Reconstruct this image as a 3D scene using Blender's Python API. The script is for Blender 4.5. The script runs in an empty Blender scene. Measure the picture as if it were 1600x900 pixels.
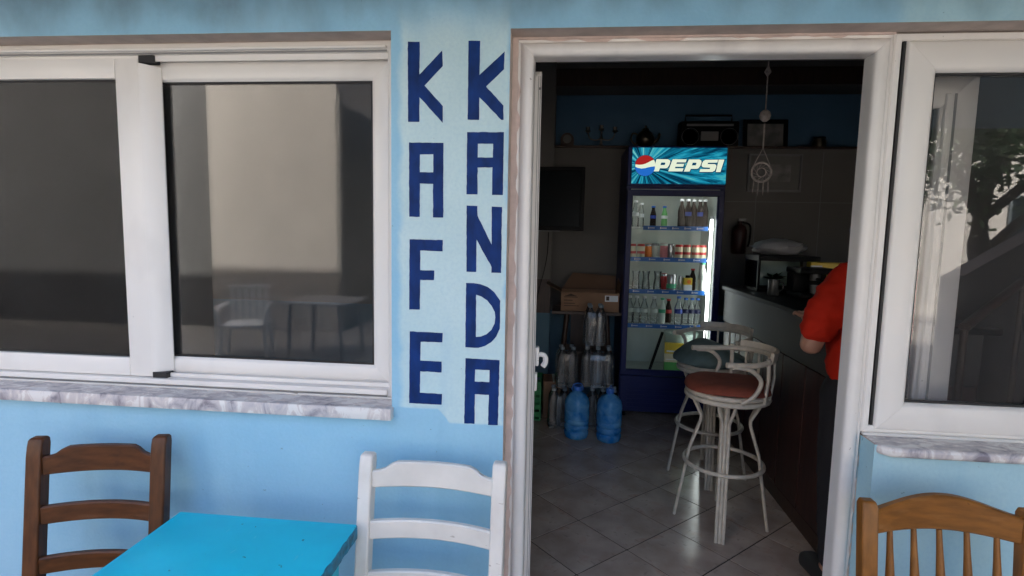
import bpy, bmesh, math, random
from mathutils import Vector, Matrix
from mathutils.geometry import tessellate_polygon
random.seed(7)
R = math.radians
scene = bpy.context.scene
COL = scene.collection

# ------------------------------------------------------------------ camera, sky, sun, exposure
cam_d = bpy.data.cameras.new('camera')
cam = bpy.data.objects.new('camera', cam_d); COL.objects.link(cam)
cam_d.sensor_width = 36.0
cam_d.lens = 855.2 / 1600 * 36.0
cam_d.clip_start = 0.02; cam_d.clip_end = 2000
_p, _y, _r = 0.1015, 0.097, 0.0199                      # pitch down, yaw left, roll
_f = Vector((-math.sin(_y)*math.cos(_p), math.cos(_y)*math.cos(_p), -math.sin(_p)))
_rt = Vector((math.cos(_y), math.sin(_y), 0)); _up = _rt.cross(_f)
_rr = _rt*math.cos(_r) + _up*math.sin(_r); _uu = _up*math.cos(_r) - _rt*math.sin(_r)
cam.matrix_world = Matrix(((_rr.x, _uu.x, -_f.x, 0), (_rr.y, _uu.y, -_f.y, -1.72), (_rr.z, _uu.z, -_f.z, 1.474), (0, 0, 0, 1)))
scene.camera = cam

SUN_EL, SUN_AZ = R(52), R(-14)                          # azimuth measured from +Y towards +X
world = bpy.data.worlds.new('World'); scene.world = world; world.use_nodes = True
wn = world.node_tree.nodes; wl = world.node_tree.links
sky = wn.new('ShaderNodeTexSky'); sky.sky_type = 'NISHITA'; sky.sun_disc = False
sky.sun_elevation = SUN_EL; sky.sun_rotation = SUN_AZ; sky.dust_density = 7.0; sky.air_density = 0.8; sky.ozone_density = 0.6
wl.new(sky.outputs[0], wn['Background'].inputs[0]); wn['Background'].inputs[1].default_value = 0.13
sd = bpy.data.lights.new('sun', 'SUN'); sd.energy = 4.0; sd.angle = R(0.5); sd.color = (1.0, 0.94, 0.85)
sun = bpy.data.objects.new('sun', sd); COL.objects.link(sun)
to_sun = Vector((math.sin(SUN_AZ)*math.cos(SUN_EL), math.cos(SUN_AZ)*math.cos(SUN_EL), math.sin(SUN_EL)))
sun.rotation_euler = to_sun.to_track_quat('Z', 'Y').to_euler(); sun.location = (0, 6, 12)
EXPOSURE = 3.15
scene.view_settings.view_transform = 'Standard'; scene.view_settings.look = 'None'
scene.view_settings.exposure = EXPOSURE; scene.view_settings.gamma = 1.0
scene.cycles.use_denoising = True
scene.cycles.max_bounces = 10; scene.cycles.diffuse_bounces = 6; scene.cycles.glossy_bounces = 5
scene.cycles.transparent_max_bounces = 24; scene.cycles.transmission_bounces = 8
scene.cycles.sample_clamp_indirect = 6.0
scene.cycles.caustics_reflective = False; scene.cycles.caustics_refractive = False
LUM = 2 ** -EXPOSURE                                    # lamp strength that shows as white at this exposure

# ------------------------------------------------------------------ materials
MATS = {}
def mat(name, col, rough=0.6, metal=0.0, var=0.08, scale=6.0, bump=0.0, bscale=60.0, col2=None, spec=0.5, stretch=(1, 1, 1), coat=0.0, detail=6):
    m = bpy.data.materials.new(name); m.use_nodes = True
    n, l = m.node_tree.nodes, m.node_tree.links
    b = n['Principled BSDF']
    tc = n.new('ShaderNodeTexCoord'); mp = n.new('ShaderNodeMapping'); mp.inputs['Scale'].default_value = stretch
    l.new(tc.outputs['Object'], mp.inputs['Vector'])
    nz = n.new('ShaderNodeTexNoise'); nz.inputs['Scale'].default_value = scale; nz.inputs['Detail'].default_value = detail
    l.new(mp.outputs[0], nz.inputs['Vector'])
    cr = n.new('ShaderNodeValToRGB')
    c2 = col2 or tuple(min(1, c*(1+var)) for c in col); c1 = col if col2 else tuple(c*(1-var) for c in col)
    cr.color_ramp.elements[0].color = (*c1, 1); cr.color_ramp.elements[1].color = (*c2, 1)
    cr.color_ramp.elements[0].position = 0.3; cr.color_ramp.elements[1].position = 0.7
    l.new(nz.outputs['Fac'], cr.inputs['Fac']); l.new(cr.outputs['Color'], b.inputs['Base Color'])
    b.inputs['Roughness'].default_value = rough; b.inputs['Metallic'].default_value = metal
    b.inputs['Specular IOR Level'].default_value = spec
    b.inputs['Coat Weight'].default_value = coat; b.inputs['Coat Roughness'].default_value = 0.12
    if bump:
        n2 = n.new('ShaderNodeTexNoise'); n2.inputs['Scale'].default_value = bscale; n2.inputs['Detail'].default_value = 4
        l.new(mp.outputs[0], n2.inputs['Vector'])
        bp = n.new('ShaderNodeBump'); bp.inputs['Strength'].default_value = bump; bp.inputs['Distance'].default_value = 0.004
        l.new(n2.outputs['Fac'], bp.inputs['Height']); l.new(bp.outputs[0], b.inputs['Normal'])
    MATS[name] = m
    return m
def specks(name, col, scale, lo, hi, amount=.8, stretch=(1, 1, 1), rough=None):
    """scattered chips, dots or scratches of another colour over a material"""
    m = MATS[name]; n, l = m.node_tree.nodes, m.node_tree.links; b = n['Principled BSDF']
    tc = n.new('ShaderNodeTexCoord'); mp = n.new('ShaderNodeMapping'); mp.inputs['Scale'].default_value = stretch; l.new(tc.outputs['Object'], mp.inputs[0])
    z = n.new('ShaderNodeTexNoise'); z.inputs['Scale'].default_value = scale; z.inputs['Detail'].default_value = 3; l.new(mp.outputs[0], z.inputs['Vector'])
    r = n.new('ShaderNodeMapRange'); r.inputs[1].default_value = lo; r.inputs[2].default_value = hi; r.inputs[4].default_value = amount; l.new(z.outputs['Fac'], r.inputs[0])
    x = n.new('ShaderNodeMix'); x.data_type = 'RGBA'; l.new(r.outputs[0], x.inputs[0]); l.new(b.inputs['Base Color'].links[0].from_socket, x.inputs[6]); x.inputs[7].default_value = (*col, 1)
    l.new(x.outputs[2], b.inputs['Base Color'])
def emit(name, col, strength):
    m = bpy.data.materials.new(name); m.use_nodes = True
    n, l = m.node_tree.nodes, m.node_tree.links; n.clear()
    e = n.new('ShaderNodeEmission'); e.inputs[0].default_value = (*col, 1); e.inputs[1].default_value = strength
    o = n.new('ShaderNodeOutputMaterial'); l.new(e.outputs[0], o.inputs[0]); MATS[name] = m
    return m
def glass(name, ior=1.5, tint=(1, 1, 1), rough=0.0, dirt_sheen=0.0):
    """thin sheet: what is not reflected passes straight through"""
    m = bpy.data.materials.new(name); m.use_nodes = True
    n, l = m.node_tree.nodes, m.node_tree.links; n.clear()
    t = n.new('ShaderNodeBsdfTransparent'); t.inputs[0].default_value = (*tint, 1)
    g = n.new('ShaderNodeBsdfGlossy'); g.inputs['Roughness'].default_value = rough
    fr = n.new('ShaderNodeFresnel'); fr.inputs[0].default_value = ior
    mx = n.new('ShaderNodeMixShader'); o = n.new('ShaderNodeOutputMaterial')
    l.new(fr.outputs[0], mx.inputs[0]); l.new(t.outputs[0], mx.inputs[1]); l.new(g.outputs[0], mx.inputs[2])
    last = mx
    if dirt_sheen:
        d = n.new('ShaderNodeBsdfDiffuse'); d.inputs[0].default_value = (.55, .55, .55, 1)
        tc = n.new('ShaderNodeTexCoord'); nz = n.new('ShaderNodeTexNoise'); nz.inputs['Scale'].default_value = 5; nz.inputs['Detail'].default_value = 8
        l.new(tc.outputs['Object'], nz.inputs['Vector'])
        mr = n.new('ShaderNodeMapRange'); mr.inputs[1].default_value = .35; mr.inputs[2].default_value = .8; mr.inputs[3].default_value = dirt_sheen*.3; mr.inputs[4].default_value = dirt_sheen
        l.new(nz.outputs['Fac'], mr.inputs[0])
        m2 = n.new('ShaderNodeMixShader'); l.new(mr.outputs[0], m2.inputs[0]); l.new(mx.outputs[0], m2.inputs[1]); l.new(d.outputs[0], m2.inputs[2]); last = m2
    l.new(last.outputs[0], o.inputs[0]); MATS[name] = m
    return m

def blue_wall():
    """pale blue wall paint, a paler brushed field round the lettering, damp stains and painted shade along the top"""
    m = bpy.data.materials.new('blue_wall'); m.use_nodes = True
    n, l = m.node_tree.nodes, m.node_tree.links; b = n['Principled BSDF']
    tc = n.new('ShaderNodeTexCoord'); sp = n.new('ShaderNodeSeparateXYZ'); l.new(tc.outputs['Object'], sp.inputs[0])
    def noise(s, d=5, st=None):
        z = n.new('ShaderNodeTexNoise'); z.inputs['Scale'].default_value = s; z.inputs['Detail'].default_value = d
        if st:
            q = n.new('ShaderNodeMapping'); q.inputs['Scale'].default_value = st; l.new(tc.outputs['Object'], q.inputs[0]); l.new(q.outputs[0], z.inputs['Vector'])
        else: l.new(tc.outputs['Object'], z.inputs['Vector'])
        return z.outputs['Fac']
    def M(op, a, c):
        z = n.new('ShaderNodeMath'); z.operation = op
        for i, v in enumerate((a, c)):
            if isinstance(v, (int, float)): z.inputs[i].default_value = v
            else: l.new(v, z.inputs[i])
        return z.outputs[0]
    def sm(v, a, c):
        z = n.new('ShaderNodeMapRange'); z.interpolation_type = 'SMOOTHSTEP'; z.inputs[1].default_value = a; z.inputs[2].default_value = c
        l.new(v, z.inputs[0]); return z.outputs[0]
    def mix(f, a, c):
        z = n.new('ShaderNodeMix'); z.data_type = 'RGBA'
        if isinstance(f, float): z.inputs[0].default_value = f
        else: l.new(f, z.inputs[0])
        for i, v in ((6, a), (7, c)):
            if isinstance(v, tuple): z.inputs[i].default_value = (*v, 1)
            else: l.new(v, z.inputs[i])
        return z.outputs[2]
    base = mix(sm(noise(2.2, 6), .3, .7), (.275, .535, .715), (.320, .580, .745))
    base = mix(M('MULTIPLY', sm(noise(22, 3, (1, 1, 2)), .45, .8), .35), base, (.335, .565, .765))
    wob = M('MULTIPLY', M('SUBTRACT', noise(9, 4), .5), .05)
    x = M('ADD', sp.outputs[0], wob); z = M('ADD', sp.outputs[2], M('MULTIPLY', wob, .8))
    field = M('MULTIPLY', sm(x, -.545, -.515), M('SUBTRACT', 1.0, sm(x, -.200, -.178)))
    lowz = M('ADD', sp.outputs[2], M('MULTIPLY', sm(x, -.41, -.36), .045))
    lowz = M('ADD', lowz, M('MULTIPLY', wob, .25))
    field = M('MULTIPLY', field, M('MULTIPLY', sm(lowz, .886, .896), M('SUBTRACT', 1.0, sm(z, 2.04, 2.20))))
    base = mix(field, base, mix(sm(noise(5, 5), .3, .7), (.50, .68, .72), (.56, .73, .76)))
    base = mix(M('MULTIPLY', sm(x, .90, .96), .75), base, mix(sm(noise(5, 5), .3, .7), (.40, .62, .69), (.46, .67, .72)))
    base = mix(M('MULTIPLY', M('SUBTRACT', 1.0, sm(x, -2.3, -1.2)), .30), base, (.42, .64, .77))
    grime_shade = M('MULTIPLY', sm(M('ADD', sp.outputs[2], M('MULTIPLY', M('SUBTRACT', noise(6, 6, (1, 1, .6)), .5), .30)), 2.08, 2.25), .72)  # stained band, deepened to paint in the shade below the balcony
    base = mix(grime_shade, base, (.13, .19, .23))
    base = mix(M('MULTIPLY', sm(noise(3.2, 7, (2.2, 1, .35)), .50, .78), .5), base, (.235, .475, .645))
    base = mix(M('MULTIPLY', sm(noise(90, 5), .35, .75), .16), base, (.20, .42, .58))
    base = mix(M('MULTIPLY', sm(noise(1.3, 8, (1, 1, 1.6)), .55, .72), .25), base, (.42, .63, .76))
    spots = M('MULTIPLY', sm(noise(48, 2), .735, .775), .65)
    base = mix(spots, base, (.16, .24, .29))
    l.new(base, b.inputs['Base Color']); b.inputs['Roughness'].default_value = .62; b.inputs['Specular IOR Level'].default_value = .35
    bp = n.new('ShaderNodeBump'); bp.inputs['Strength'].default_value = .35; bp.inputs['Distance'].default_value = .004
    hh = M('ADD', noise(11, 5), M('MULTIPLY', noise(95, 4), .42)); l.new(hh, bp.inputs['Height']); l.new(bp.outputs[0], b.inputs['Normal'])
    MATS['blue_wall'] = m
blue_wall()
mat('reveal_plaster', (.50, .42, .37), .8, var=.16, scale=14, bump=.5, bscale=40)
mat('letter_paint', (.0025, .028, .145), .6, spec=.2, var=.35, scale=26, bump=.15, bscale=60, stretch=(1, 1, .5))
mat('white_alu', (.79, .77, .735), .32, var=.025, scale=3, spec=.5)
mat('white_door', (.77, .75, .72), .30, var=.04, scale=7, spec=.5)
specks('white_alu', (.50, .48, .46), 4, .58, .80, .45, (1, 1, .5)); specks('white_alu', (.25, .23, .21), 60, .775, .80, .7)
specks('white_door', (.47, .44, .43), 4, .55, .78, .5, (2, 2, .4)); specks('white_door', (.25, .22, .20), 50, .76, .79, .7)
mat('filler', (.62, .50, .45), .8, var=.15, scale=20)
mat('rubber', (.012, .012, .013), .6)
mat('grey_groove', (.20, .20, .20), .5)
def marble():
    m = mat('marble', (.62, .60, .60), .33, var=.1, scale=5)
    n, l = m.node_tree.nodes, m.node_tree.links; b = n['Principled BSDF']
    tc = n.new('ShaderNodeTexCoord'); mp = n.new('ShaderNodeMapping'); mp.inputs['Scale'].default_value = (7, 10, 4); mp.inputs['Rotation'].default_value = (0, 0, R(14))
    l.new(tc.outputs['Object'], mp.inputs[0])
    z = n.new('ShaderNodeTexNoise'); z.inputs['Scale'].default_value = 2.4; z.inputs['Detail'].default_value = 10; z.inputs['Roughness'].default_value = .62; z.inputs['Distortion'].default_value = .6
    l.new(mp.outputs[0], z.inputs['Vector'])
    cr = n.new('ShaderNodeValToRGB'); e = cr.color_ramp.elements
    e[0].position = .33; e[0].color = (.22, .20, .23, 1); e[1].position = .56; e[1].color = (.76, .74, .72, 1)
    k = cr.color_ramp.elements.new(.44); k.color = (.50, .47, .49, 1)
    k = cr.color_ramp.elements.new(.52); k.color = (.63, .58, .56, 1)
    l.new(z.outputs['Fac'], cr.inputs[0]); l.new(cr.outputs[0], b.inputs['Base Color'])
marble()
mat('brown_wood', (.088, .030, .009), .42, spec=.3, var=.35, scale=9, stretch=(1, 6, 6), bump=.08, bscale=50, coat=.05)
mat('brown_wood_upright', (.088, .030, .009), .42, spec=.3, var=.35, scale=9, stretch=(6, 6, 1), bump=.08, bscale=50, coat=.05)
specks('brown_wood', (.03, .012, .006), 24, .66, .74, .7, (.5, 1, 1)); specks('brown_wood', (.16, .07, .035), 9, .6, .8, .6, (1, 3, 3)); specks('brown_wood_upright', (.16, .07, .035), 9, .6, .8, .6, (3, 3, 1))
mat('honey_wood', (.235, .092, .018), .40, spec=.3, var=.28, scale=9, stretch=(1, 6, 6), bump=.06, bscale=50, coat=.06)
mat('honey_wood_upright', (.235, .092, .018), .40, spec=.3, var=.28, scale=9, stretch=(6, 6, 1), bump=.06, bscale=50, coat=.06)
specks('honey_wood', (.32, .15, .055), 10, .58, .8, .7, (1, 4, 4)); specks('honey_wood', (.08, .035, .012), 60, .74, .78, .7)
mat('white_paint', (.72, .69, .64), .42, var=.06, scale=10, bump=.12, bscale=30)
specks('white_paint', (.20, .13, .08), 30, .70, .74, .8, (.45, 1, 1.6)); specks('white_paint', (.50, .46, .42), 7, .55, .75, .5)
mat('table_blue', (.004, .55, .74), .33, spec=.35, var=.09, scale=3, bump=.10, bscale=18)
specks('table_blue', (.010, .40, .58), 2.5, .45, .75, .8, (1, 1.5, 1)); specks('table_blue', (.02, .10, .14), 34, .715, .745, .8); specks('table_blue', (.10, .60, .76), 60, .70, .74, .6, (1, .25, 1))
mat('chipped_blue', (.006, .26, .44), .5, scale=46, col2=(.03, .09, .13), bump=.6, bscale=50)
mat('rush', (.40, .28, .13), .8, var=.3, scale=40)
mat('pane', (.5, .5, .5))
glass('window_glass', 1.58, (.84, .85, .85), 0.035, .02)
glass('window_glass_dusty', 1.56, (.96, .96, .96), 0.012, .04)
glass('clear_glass', 1.22, (.97, .98, .97), 0.02)
glass('bottle_clear', 1.40, (.96, .97, .97), 0.04, .13)  # whitish diffuse share stands in for highlights on the clear plastic
glass('film', 1.45, (.98, .98, .98), 0.10, .06)
# interior
mat('tile_a', (.37, .28, .22), .18, scale=5, col2=(.60, .495, .41), bump=.10, bscale=9, detail=8)
specks('tile_a', (.40, .20, .13), 9, .58, .74, .45); specks('tile_a', (.16, .14, .12), 16, .60, .74, .5, (1, 2.5, 1))
mat('grout', (.008, .007, .006), .95, spec=.1)
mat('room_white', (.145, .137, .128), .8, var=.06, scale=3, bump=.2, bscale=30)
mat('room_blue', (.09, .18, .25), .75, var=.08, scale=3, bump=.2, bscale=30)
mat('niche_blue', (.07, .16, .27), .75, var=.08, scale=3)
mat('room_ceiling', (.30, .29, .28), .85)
mat('dark_wood', (.045, .022, .014), .45, var=.3, scale=8, stretch=(6, 6, 1))
mat('bar_front', (.040, .012, .009), .42, var=.4, scale=5, stretch=(6, 6, 1))
mat('bar_panel', (.042, .040, .038), .5, var=.15, scale=6)
mat('black_plastic', (.005, .005, .006), .45, spec=.1)
mat('screen_black', (.004, .007, .009), .3, spec=.06)
mat('fridge_blue', (.006, .012, .085), .4, var=.08, spec=.3)
mat('fridge_dark', (.008, .010, .05), .4)
mat('fridge_liner', (.50, .54, .50), .5)
mat('shelf_white', (.7, .72, .72), .4)
mat('strip_blue', (.02, .14, .48), .4)
mat('print_white', (.75, .78, .8), .5)
mat('can_cream', (.66, .60, .42), .3, metal=.2)
mat('can_red', (.50, .03, .03), .35)
mat('extinguisher_red', (.035, .006, .005), .5)
mat('dull_steel', (.16, .16, .16), .4, metal=.6)
mat('can_silver', (.6, .6, .6), .25, metal=.7)
mat('can_pink', (.62, .22, .24), .5)
mat('can_pale', (.60, .66, .60), .5)
mat('cola', (.020, .010, .007), .4, spec=.15)
mat('milk', (.78, .80, .72), .35)
mat('green_cap', (.05, .40, .20), .4)
mat('blue_cap', (.03, .15, .55), .4)
mat('blue_label', (.03, .07, .40), .4)
mat('white_cap', (.8, .8, .8), .4)
mat('pack_cap', (.25, .30, .34), .4)
mat('juice_yellow', (.70, .50, .04), .45)
mat('juice_orange', (.75, .20, .02), .45)
mat('carton_green', (.10, .38, .10), .45)
mat('tub_green', (.50, .62, .56), .45)
mat('cardboard', (.30, .175, .105), .85, var=.12, scale=6)
mat('cardboard_dark', (.16, .09, .055), .85, var=.12, scale=6)
mat('print_dark', (.06, .04, .03), .7)
def jug_plastic():
    glass('jug_blue', 1.55, (.30, .62, .93), .06)
    n, l = MATS['jug_blue'].node_tree.nodes, MATS['jug_blue'].node_tree.links
    o = [k for k in n if k.type == 'OUTPUT_MATERIAL'][0]; src = o.inputs[0].links[0].from_socket
    d = n.new('ShaderNodeBsdfDiffuse'); tc = n.new('ShaderNodeTexCoord'); z = n.new('ShaderNodeTexNoise'); z.inputs['Scale'].default_value = 14; z.inputs['Detail'].default_value = 3; z.inputs['Distortion'].default_value = .6
    l.new(tc.outputs['Object'], z.inputs['Vector']); cr = n.new('ShaderNodeValToRGB'); e = cr.color_ramp.elements
    e[0].position = .34; e[0].color = (.02, .26, .70, 1); e[1].position = .72; e[1].color = (.22, .58, .92, 1); l.new(z.outputs['Fac'], cr.inputs[0]); l.new(cr.outputs[0], d.inputs[0])
    b = n.new('ShaderNodeBump'); b.inputs['Strength'].default_value = .8; b.inputs['Distance'].default_value = .006; l.new(z.outputs['Fac'], b.inputs['Height'])
    for k in n:
        if k.type == 'BSDF_GLOSSY': l.new(b.outputs[0], k.inputs['Normal'])
    m2 = n.new('ShaderNodeMixShader'); m2.inputs[0].default_value = .62; l.new(src, m2.inputs[1]); l.new(d.outputs[0], m2.inputs[2]); l.new(m2.outputs[0], o.inputs[0])
jug_plastic()
mat('crate_green', (.02, .22, .07), .5)
mat('stool_paint', (.66, .585, .475), .42, var=.14, scale=24, bump=.15, bscale=40)
mat('cushion_red', (.26, .062, .034), .85, var=.15, scale=20, bump=.4, bscale=60)
mat('cushion_teal', (.155, .215, .20), .85, var=.15, scale=20, bump=.4, bscale=60)
mat('brass_dark', (.12, .10, .075), .3, metal=.9)
mat('pewter', (.20, .19, .18), .35, metal=.8)
mat('paper_art', (.30, .29, .27), .7, scale=9, col2=(.10, .10, .10))
mat('picture_mount', (.17, .165, .155), .7)
mat('woven', (.40, .35, .32), .8, var=.3, scale=60)
mat('plastic_bag', (.30, .30, .31), .35, var=.1, scale=8)
mat('leaf_dark', (.035, .075, .03), .55, var=.4, scale=9)
mat('leaf_light', (.07, .12, .035), .5, var=.4, scale=9)
mat('bark', (.10, .075, .055), .9, var=.3, scale=20, bump=.6)
mat('skin', (.42, .22, .15), .55, var=.05)
mat('red_shirt', (.50, .022, .008), .85, var=.14, scale=10, bump=.9, bscale=9, spec=.2)
mat('dark_trousers', (.016, .016, .02), .85)
mat('blue_cap_cloth', (.02, .06, .14), .85)
mat('hair', (.03, .022, .018), .7)
mat('shoe', (.03, .03, .03), .6)
# outdoors across the lane
mat('paving', (.20, .19, .175), .85, var=.12, scale=1.2, bump=.4, bscale=30)
mat('beige_render', (.36, .335, .31), .85, var=.06, scale=1.5, bump=.3)
mat('brown_plinth', (.13, .11, .10), .85, var=.1)
mat('grey_render', (.085, .085, .085), .85, var=.08, scale=1.0)
mat('pale_render', (.22, .215, .205), .85, var=.06)
mat('roof_slab', (.42, .40, .38), .85)
mat('shutter_dark', (.03, .04, .045), .5)
mat('plastic_white', (.75, .75, .73), .4)
mat('plastic_grey', (.26, .26, .26), .5)
mat('terracotta', (.42, .17, .09), .8, var=.2)


class MB:
    def __init__(s): s.v = []; s.f = []; s.mi = []; s.cur = 0
    def add(s, v, f, mi=None):
        o = len(s.v); s.v += [tuple(p) for p in v]
        for q in f: s.f.append(tuple(i+o for i in q)); s.mi.append(s.cur if mi is None else mi)
        return s
    def box(s, x0, x1, y0, y1, z0, z1, bev=0.0, seg=1, M=None):
        x0, x1 = min(x0, x1), max(x0, x1); y0, y1 = min(y0, y1), max(y0, y1); z0, z1 = min(z0, z1), max(z0, z1)
        bm = bmesh.new(); bmesh.ops.create_cube(bm, size=1)
        for v in bm.verts:
            v.co = Vector(((x0+x1)/2+v.co.x*(x1-x0), (y0+y1)/2+v.co.y*(y1-y0), (z0+z1)/2+v.co.z*(z1-z0)))
        if bev: bmesh.ops.bevel(bm, geom=bm.edges[:], offset=bev, segments=seg, profile=.5, affect='EDGES')
        if M is not None: bmesh.ops.transform(bm, matrix=M, verts=bm.verts)
        bm.verts.index_update()
        s.add([v.co for v in bm.verts], [[v.index for v in f.verts] for f in bm.faces]); bm.free()
        return s
    def tube(s, pts, r, n=8, cap=True, flat=1.0, closed=False):
        pts = [Vector(p) for p in pts]; k = len(pts); rr = r if isinstance(r, (list, tuple)) else [r]*k
        def tan(i):
            if closed: return (pts[(i+1) % k]-pts[i-1]).normalized()
            a = pts[max(0, i-1)]; c = pts[min(k-1, i+1)]; return (c-a).normalized()
        t = tan(0); up = Vector((0, 0, 1)) if abs(t.z) < .9 else Vector((1, 0, 0))
        u = t.cross(up).normalized(); V = []; F = []
        for i in range(k):
            t = tan(i); u = (u - t*u.dot(t)).normalized(); w = t.cross(u)
            for j in range(n):
                a = 2*math.pi*j/n; V.append(pts[i]+u*(math.cos(a)*rr[i])+w*(math.sin(a)*rr[i]*flat))
        for i in range(k if closed else k-1):
            i2 = (i+1) % k
            for j in range(n): F.append((i*n+j, i*n+(j+1) % n, i2*n+(j+1) % n, i2*n+j))
        if cap and not closed: F.append(tuple(reversed(range(n)))); F.append(tuple((k-1)*n+j for j in range(n)))
        return s.add(V, F)
    def lathe(s, prof, c=(0, 0, 0), n=20, sx=1, sy=1):
        V = []; F = []
        for r, z in prof:
            for j in range(n):
                a = 2*math.pi*j/n; V.append((c[0]+math.cos(a)*r*sx, c[1]+math.sin(a)*r*sy, c[2]+z))
        for i in range(len(prof)-1):
            for j in range(n): F.append((i*n+j, i*n+(j+1) % n, (i+1)*n+(j+1) % n, (i+1)*n+j))
        F.append(tuple(reversed(range(n)))); F.append(tuple((len(prof)-1)*n+j for j in range(n)))
        return s.add(V, F)
    def poly(s, outer, holes=(), y0=0.0, y1=0.01, both=True):
        """flat shape in x,z given thickness from y0 (front) to y1 (back)"""
        loops = [list(outer)]+[list(h) for h in holes]; flat = [p for L in loops for p in L]
        tri = tessellate_polygon([[Vector((x, z, 0)) for x, z in L] for L in loops]); N = len(flat)
        V = [(x, y0, z) for x, z in flat]+[(x, y1, z) for x, z in flat]; F = []
        for a, b, c in tri:
            A, B, C = flat[a], flat[b], flat[c]
            cw = (B[0]-A[0])*(C[1]-A[1])-(B[1]-A[1])*(C[0]-A[0])
            q = (a, b, c) if cw > 0 else (a, c, b)
            F.append(q)
            if both: F.append((q[0]+N, q[2]+N, q[1]+N))
        o = 0
        for L in loops:
            k = len(L)
            for i in range(k):
                j = (i+1) % k; F.append((o+i, o+j, o+j+N, o+i+N))
            o += k
        return s.add(V, F)
    def rect_sweep(s, x0, x1, z0, z1, prof, sides='brtl', gap=.0003, zbot=None):
        """mitred frame: prof is a closed list of (u outward from the opening, y); each member is a piece of its own"""
        C = {'bl': (x0, z0, -1, -1), 'br': (x1, z0, 1, -1), 'tr': (x1, z1, 1, 1), 'tl': (x0, z1, -1, 1)}
        for sd_ in sides:
            a, b = {'b': ('bl', 'br'), 'r': ('br', 'tr'), 't': ('tr', 'tl'), 'l': ('tl', 'bl')}[sd_]
            V = []; k = len(prof)
            for e, key in ((1, a), (-1, b)):
                x, z, ox, oz = C[key]
                for u, y in prof:
                    px, pz = x+u*ox, z+u*oz
                    if zbot is not None and key in ('bl', 'br') and sd_ in 'lr': pz = zbot
                    if sd_ in 'bt': px += gap*e*(1 if sd_ == 'b' else -1)
                    else: pz += gap*e*(1 if sd_ == 'r' else -1)
                    V.append((px, y, pz))
            F = [(i, (i+1) % k, k+(i+1) % k, k+i) for i in range(k)]+[tuple(reversed(range(k))), tuple(range(k, 2*k))]
            s.add(V, F)
        return s
    def mesh(s, name, mats, smooth=None, M=None):
        me = bpy.data.meshes.new(name); me.from_pydata(s.v, [], s.f)
        for m in (mats if isinstance(mats, (list, tuple)) else [mats]): me.materials.append(MATS[m])
        for p, i in zip(me.polygons, s.mi): p.material_index = i
        bm = bmesh.new(); bm.from_mesh(me); bmesh.ops.recalc_face_normals(bm, faces=bm.faces[:])
        if M is not None: bmesh.ops.transform(bm, matrix=M, verts=bm.verts)
        bm.to_mesh(me); bm.free()
        if smooth:
            for p in me.polygons: p.use_smooth = True
            me.set_sharp_from_angle(angle=R(smooth))
        me.update(); return me
    def build(s, name, mats, parent=None, smooth=None, loc=None, rz=0):
        o = bpy.data.objects.new(name, s.mesh(name, mats, smooth)); COL.objects.link(o)
        if parent is not None: o.parent = parent
        if loc is not None: o.location = loc
        o.rotation_euler.z = rz
        return o
def empty(name, loc=(0, 0, 0), rz=0, parent=None):
    o = bpy.data.objects.new(name, None); COL.objects.link(o); o.location = loc; o.rotation_euler.z = rz; o.empty_display_size = .1
    if parent is not None: o.parent = parent
    return o
def tag(o, label, cat, group=None):
    o['label'] = label; o['category'] = cat
    if group: o['group'] = group
    return o
def struct(o): o['kind'] = 'structure'; return o
def copy_tree(o, parent=None):
    c = o.copy(); COL.objects.link(c); c.parent = parent
    for ch in [k for k in bpy.data.objects if k.parent == o]: copy_tree(ch, c)
    return c
def inst(name, me, parent=None, loc=(0, 0, 0), rz=0):
    o = bpy.data.objects.new(name, me); COL.objects.link(o); o.parent = parent; o.location = loc; o.rotation_euler.z = rz
    return o
def arc(c, r, a0, a1, n, z=0):
    return [(c[0]+r*math.cos(R(a0+(a1-a0)*i/n)), c[1]+r*math.sin(R(a0+(a1-a0)*i/n)), z) for i in range(n+1)]
def smooth_path(pts, n=6):
    P = [Vector(p) for p in pts]; out = []
    for i in range(len(P)-1):
        p0 = P[max(0, i-1)]; p1 = P[i]; p2 = P[i+1]; p3 = P[min(len(P)-1, i+2)]
        for k in range(n):
            t = k/n; out.append(.5*((2*p1)+(p2-p0)*t+(2*p0-5*p1+4*p2-p3)*t*t+(3*p1-p0-3*p2+p3)*t**3))
    out.append(P[-1]); return out

GZ = -0.15                                              # terrace level; the cafe floor (z = 0) is one step up
# ================================================================== THE SETTING
struct(MB().box(-300, 300, -300, 300, GZ-.3, GZ).build('ground', 'paving'))

# interior shell
RX0, RX1, RY1, RZ = -3.4, 2.75, 3.25, 2.95
flo = struct(MB().box(RX0, RX1, .0, RY1+.3, -.148, -.003).build('floor', 'grout'))
T = .325; th = .8261; ca, sa = math.cos(th), math.sin(th); ox, oy = .143, 1.918
tile_me = MB().box(-T/2+.0034, T/2-.0034, -T/2+.0034, T/2-.0034, -.012, 0).mesh('tile', 'tile_a')
for i in range(-14, 16):
    for j in range(-14, 16):
        cx = ox+T*((i+.5)*ca-(j+.5)*sa); cy = oy-T*((i+.5)*sa+(j+.5)*ca)
        if RX0+.1 < cx < RX1-.05 and .09 < cy < RY1+.05:
            t = inst('tile', tile_me, flo, (cx, cy, random.uniform(-.0006, .0004)), -th+random.choice((0, 1, 2, 3))*math.pi/2)
struct(MB().box(RX0-.15, RX1+.15, .252, 3.85, RZ, RZ+.12).build('ceiling', 'room_ceiling'))
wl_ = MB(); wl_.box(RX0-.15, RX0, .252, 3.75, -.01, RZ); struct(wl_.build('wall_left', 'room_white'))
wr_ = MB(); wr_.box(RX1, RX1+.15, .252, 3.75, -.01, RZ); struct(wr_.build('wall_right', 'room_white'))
wb = MB()                                               # back wall with a long niche above a ledge
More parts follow.
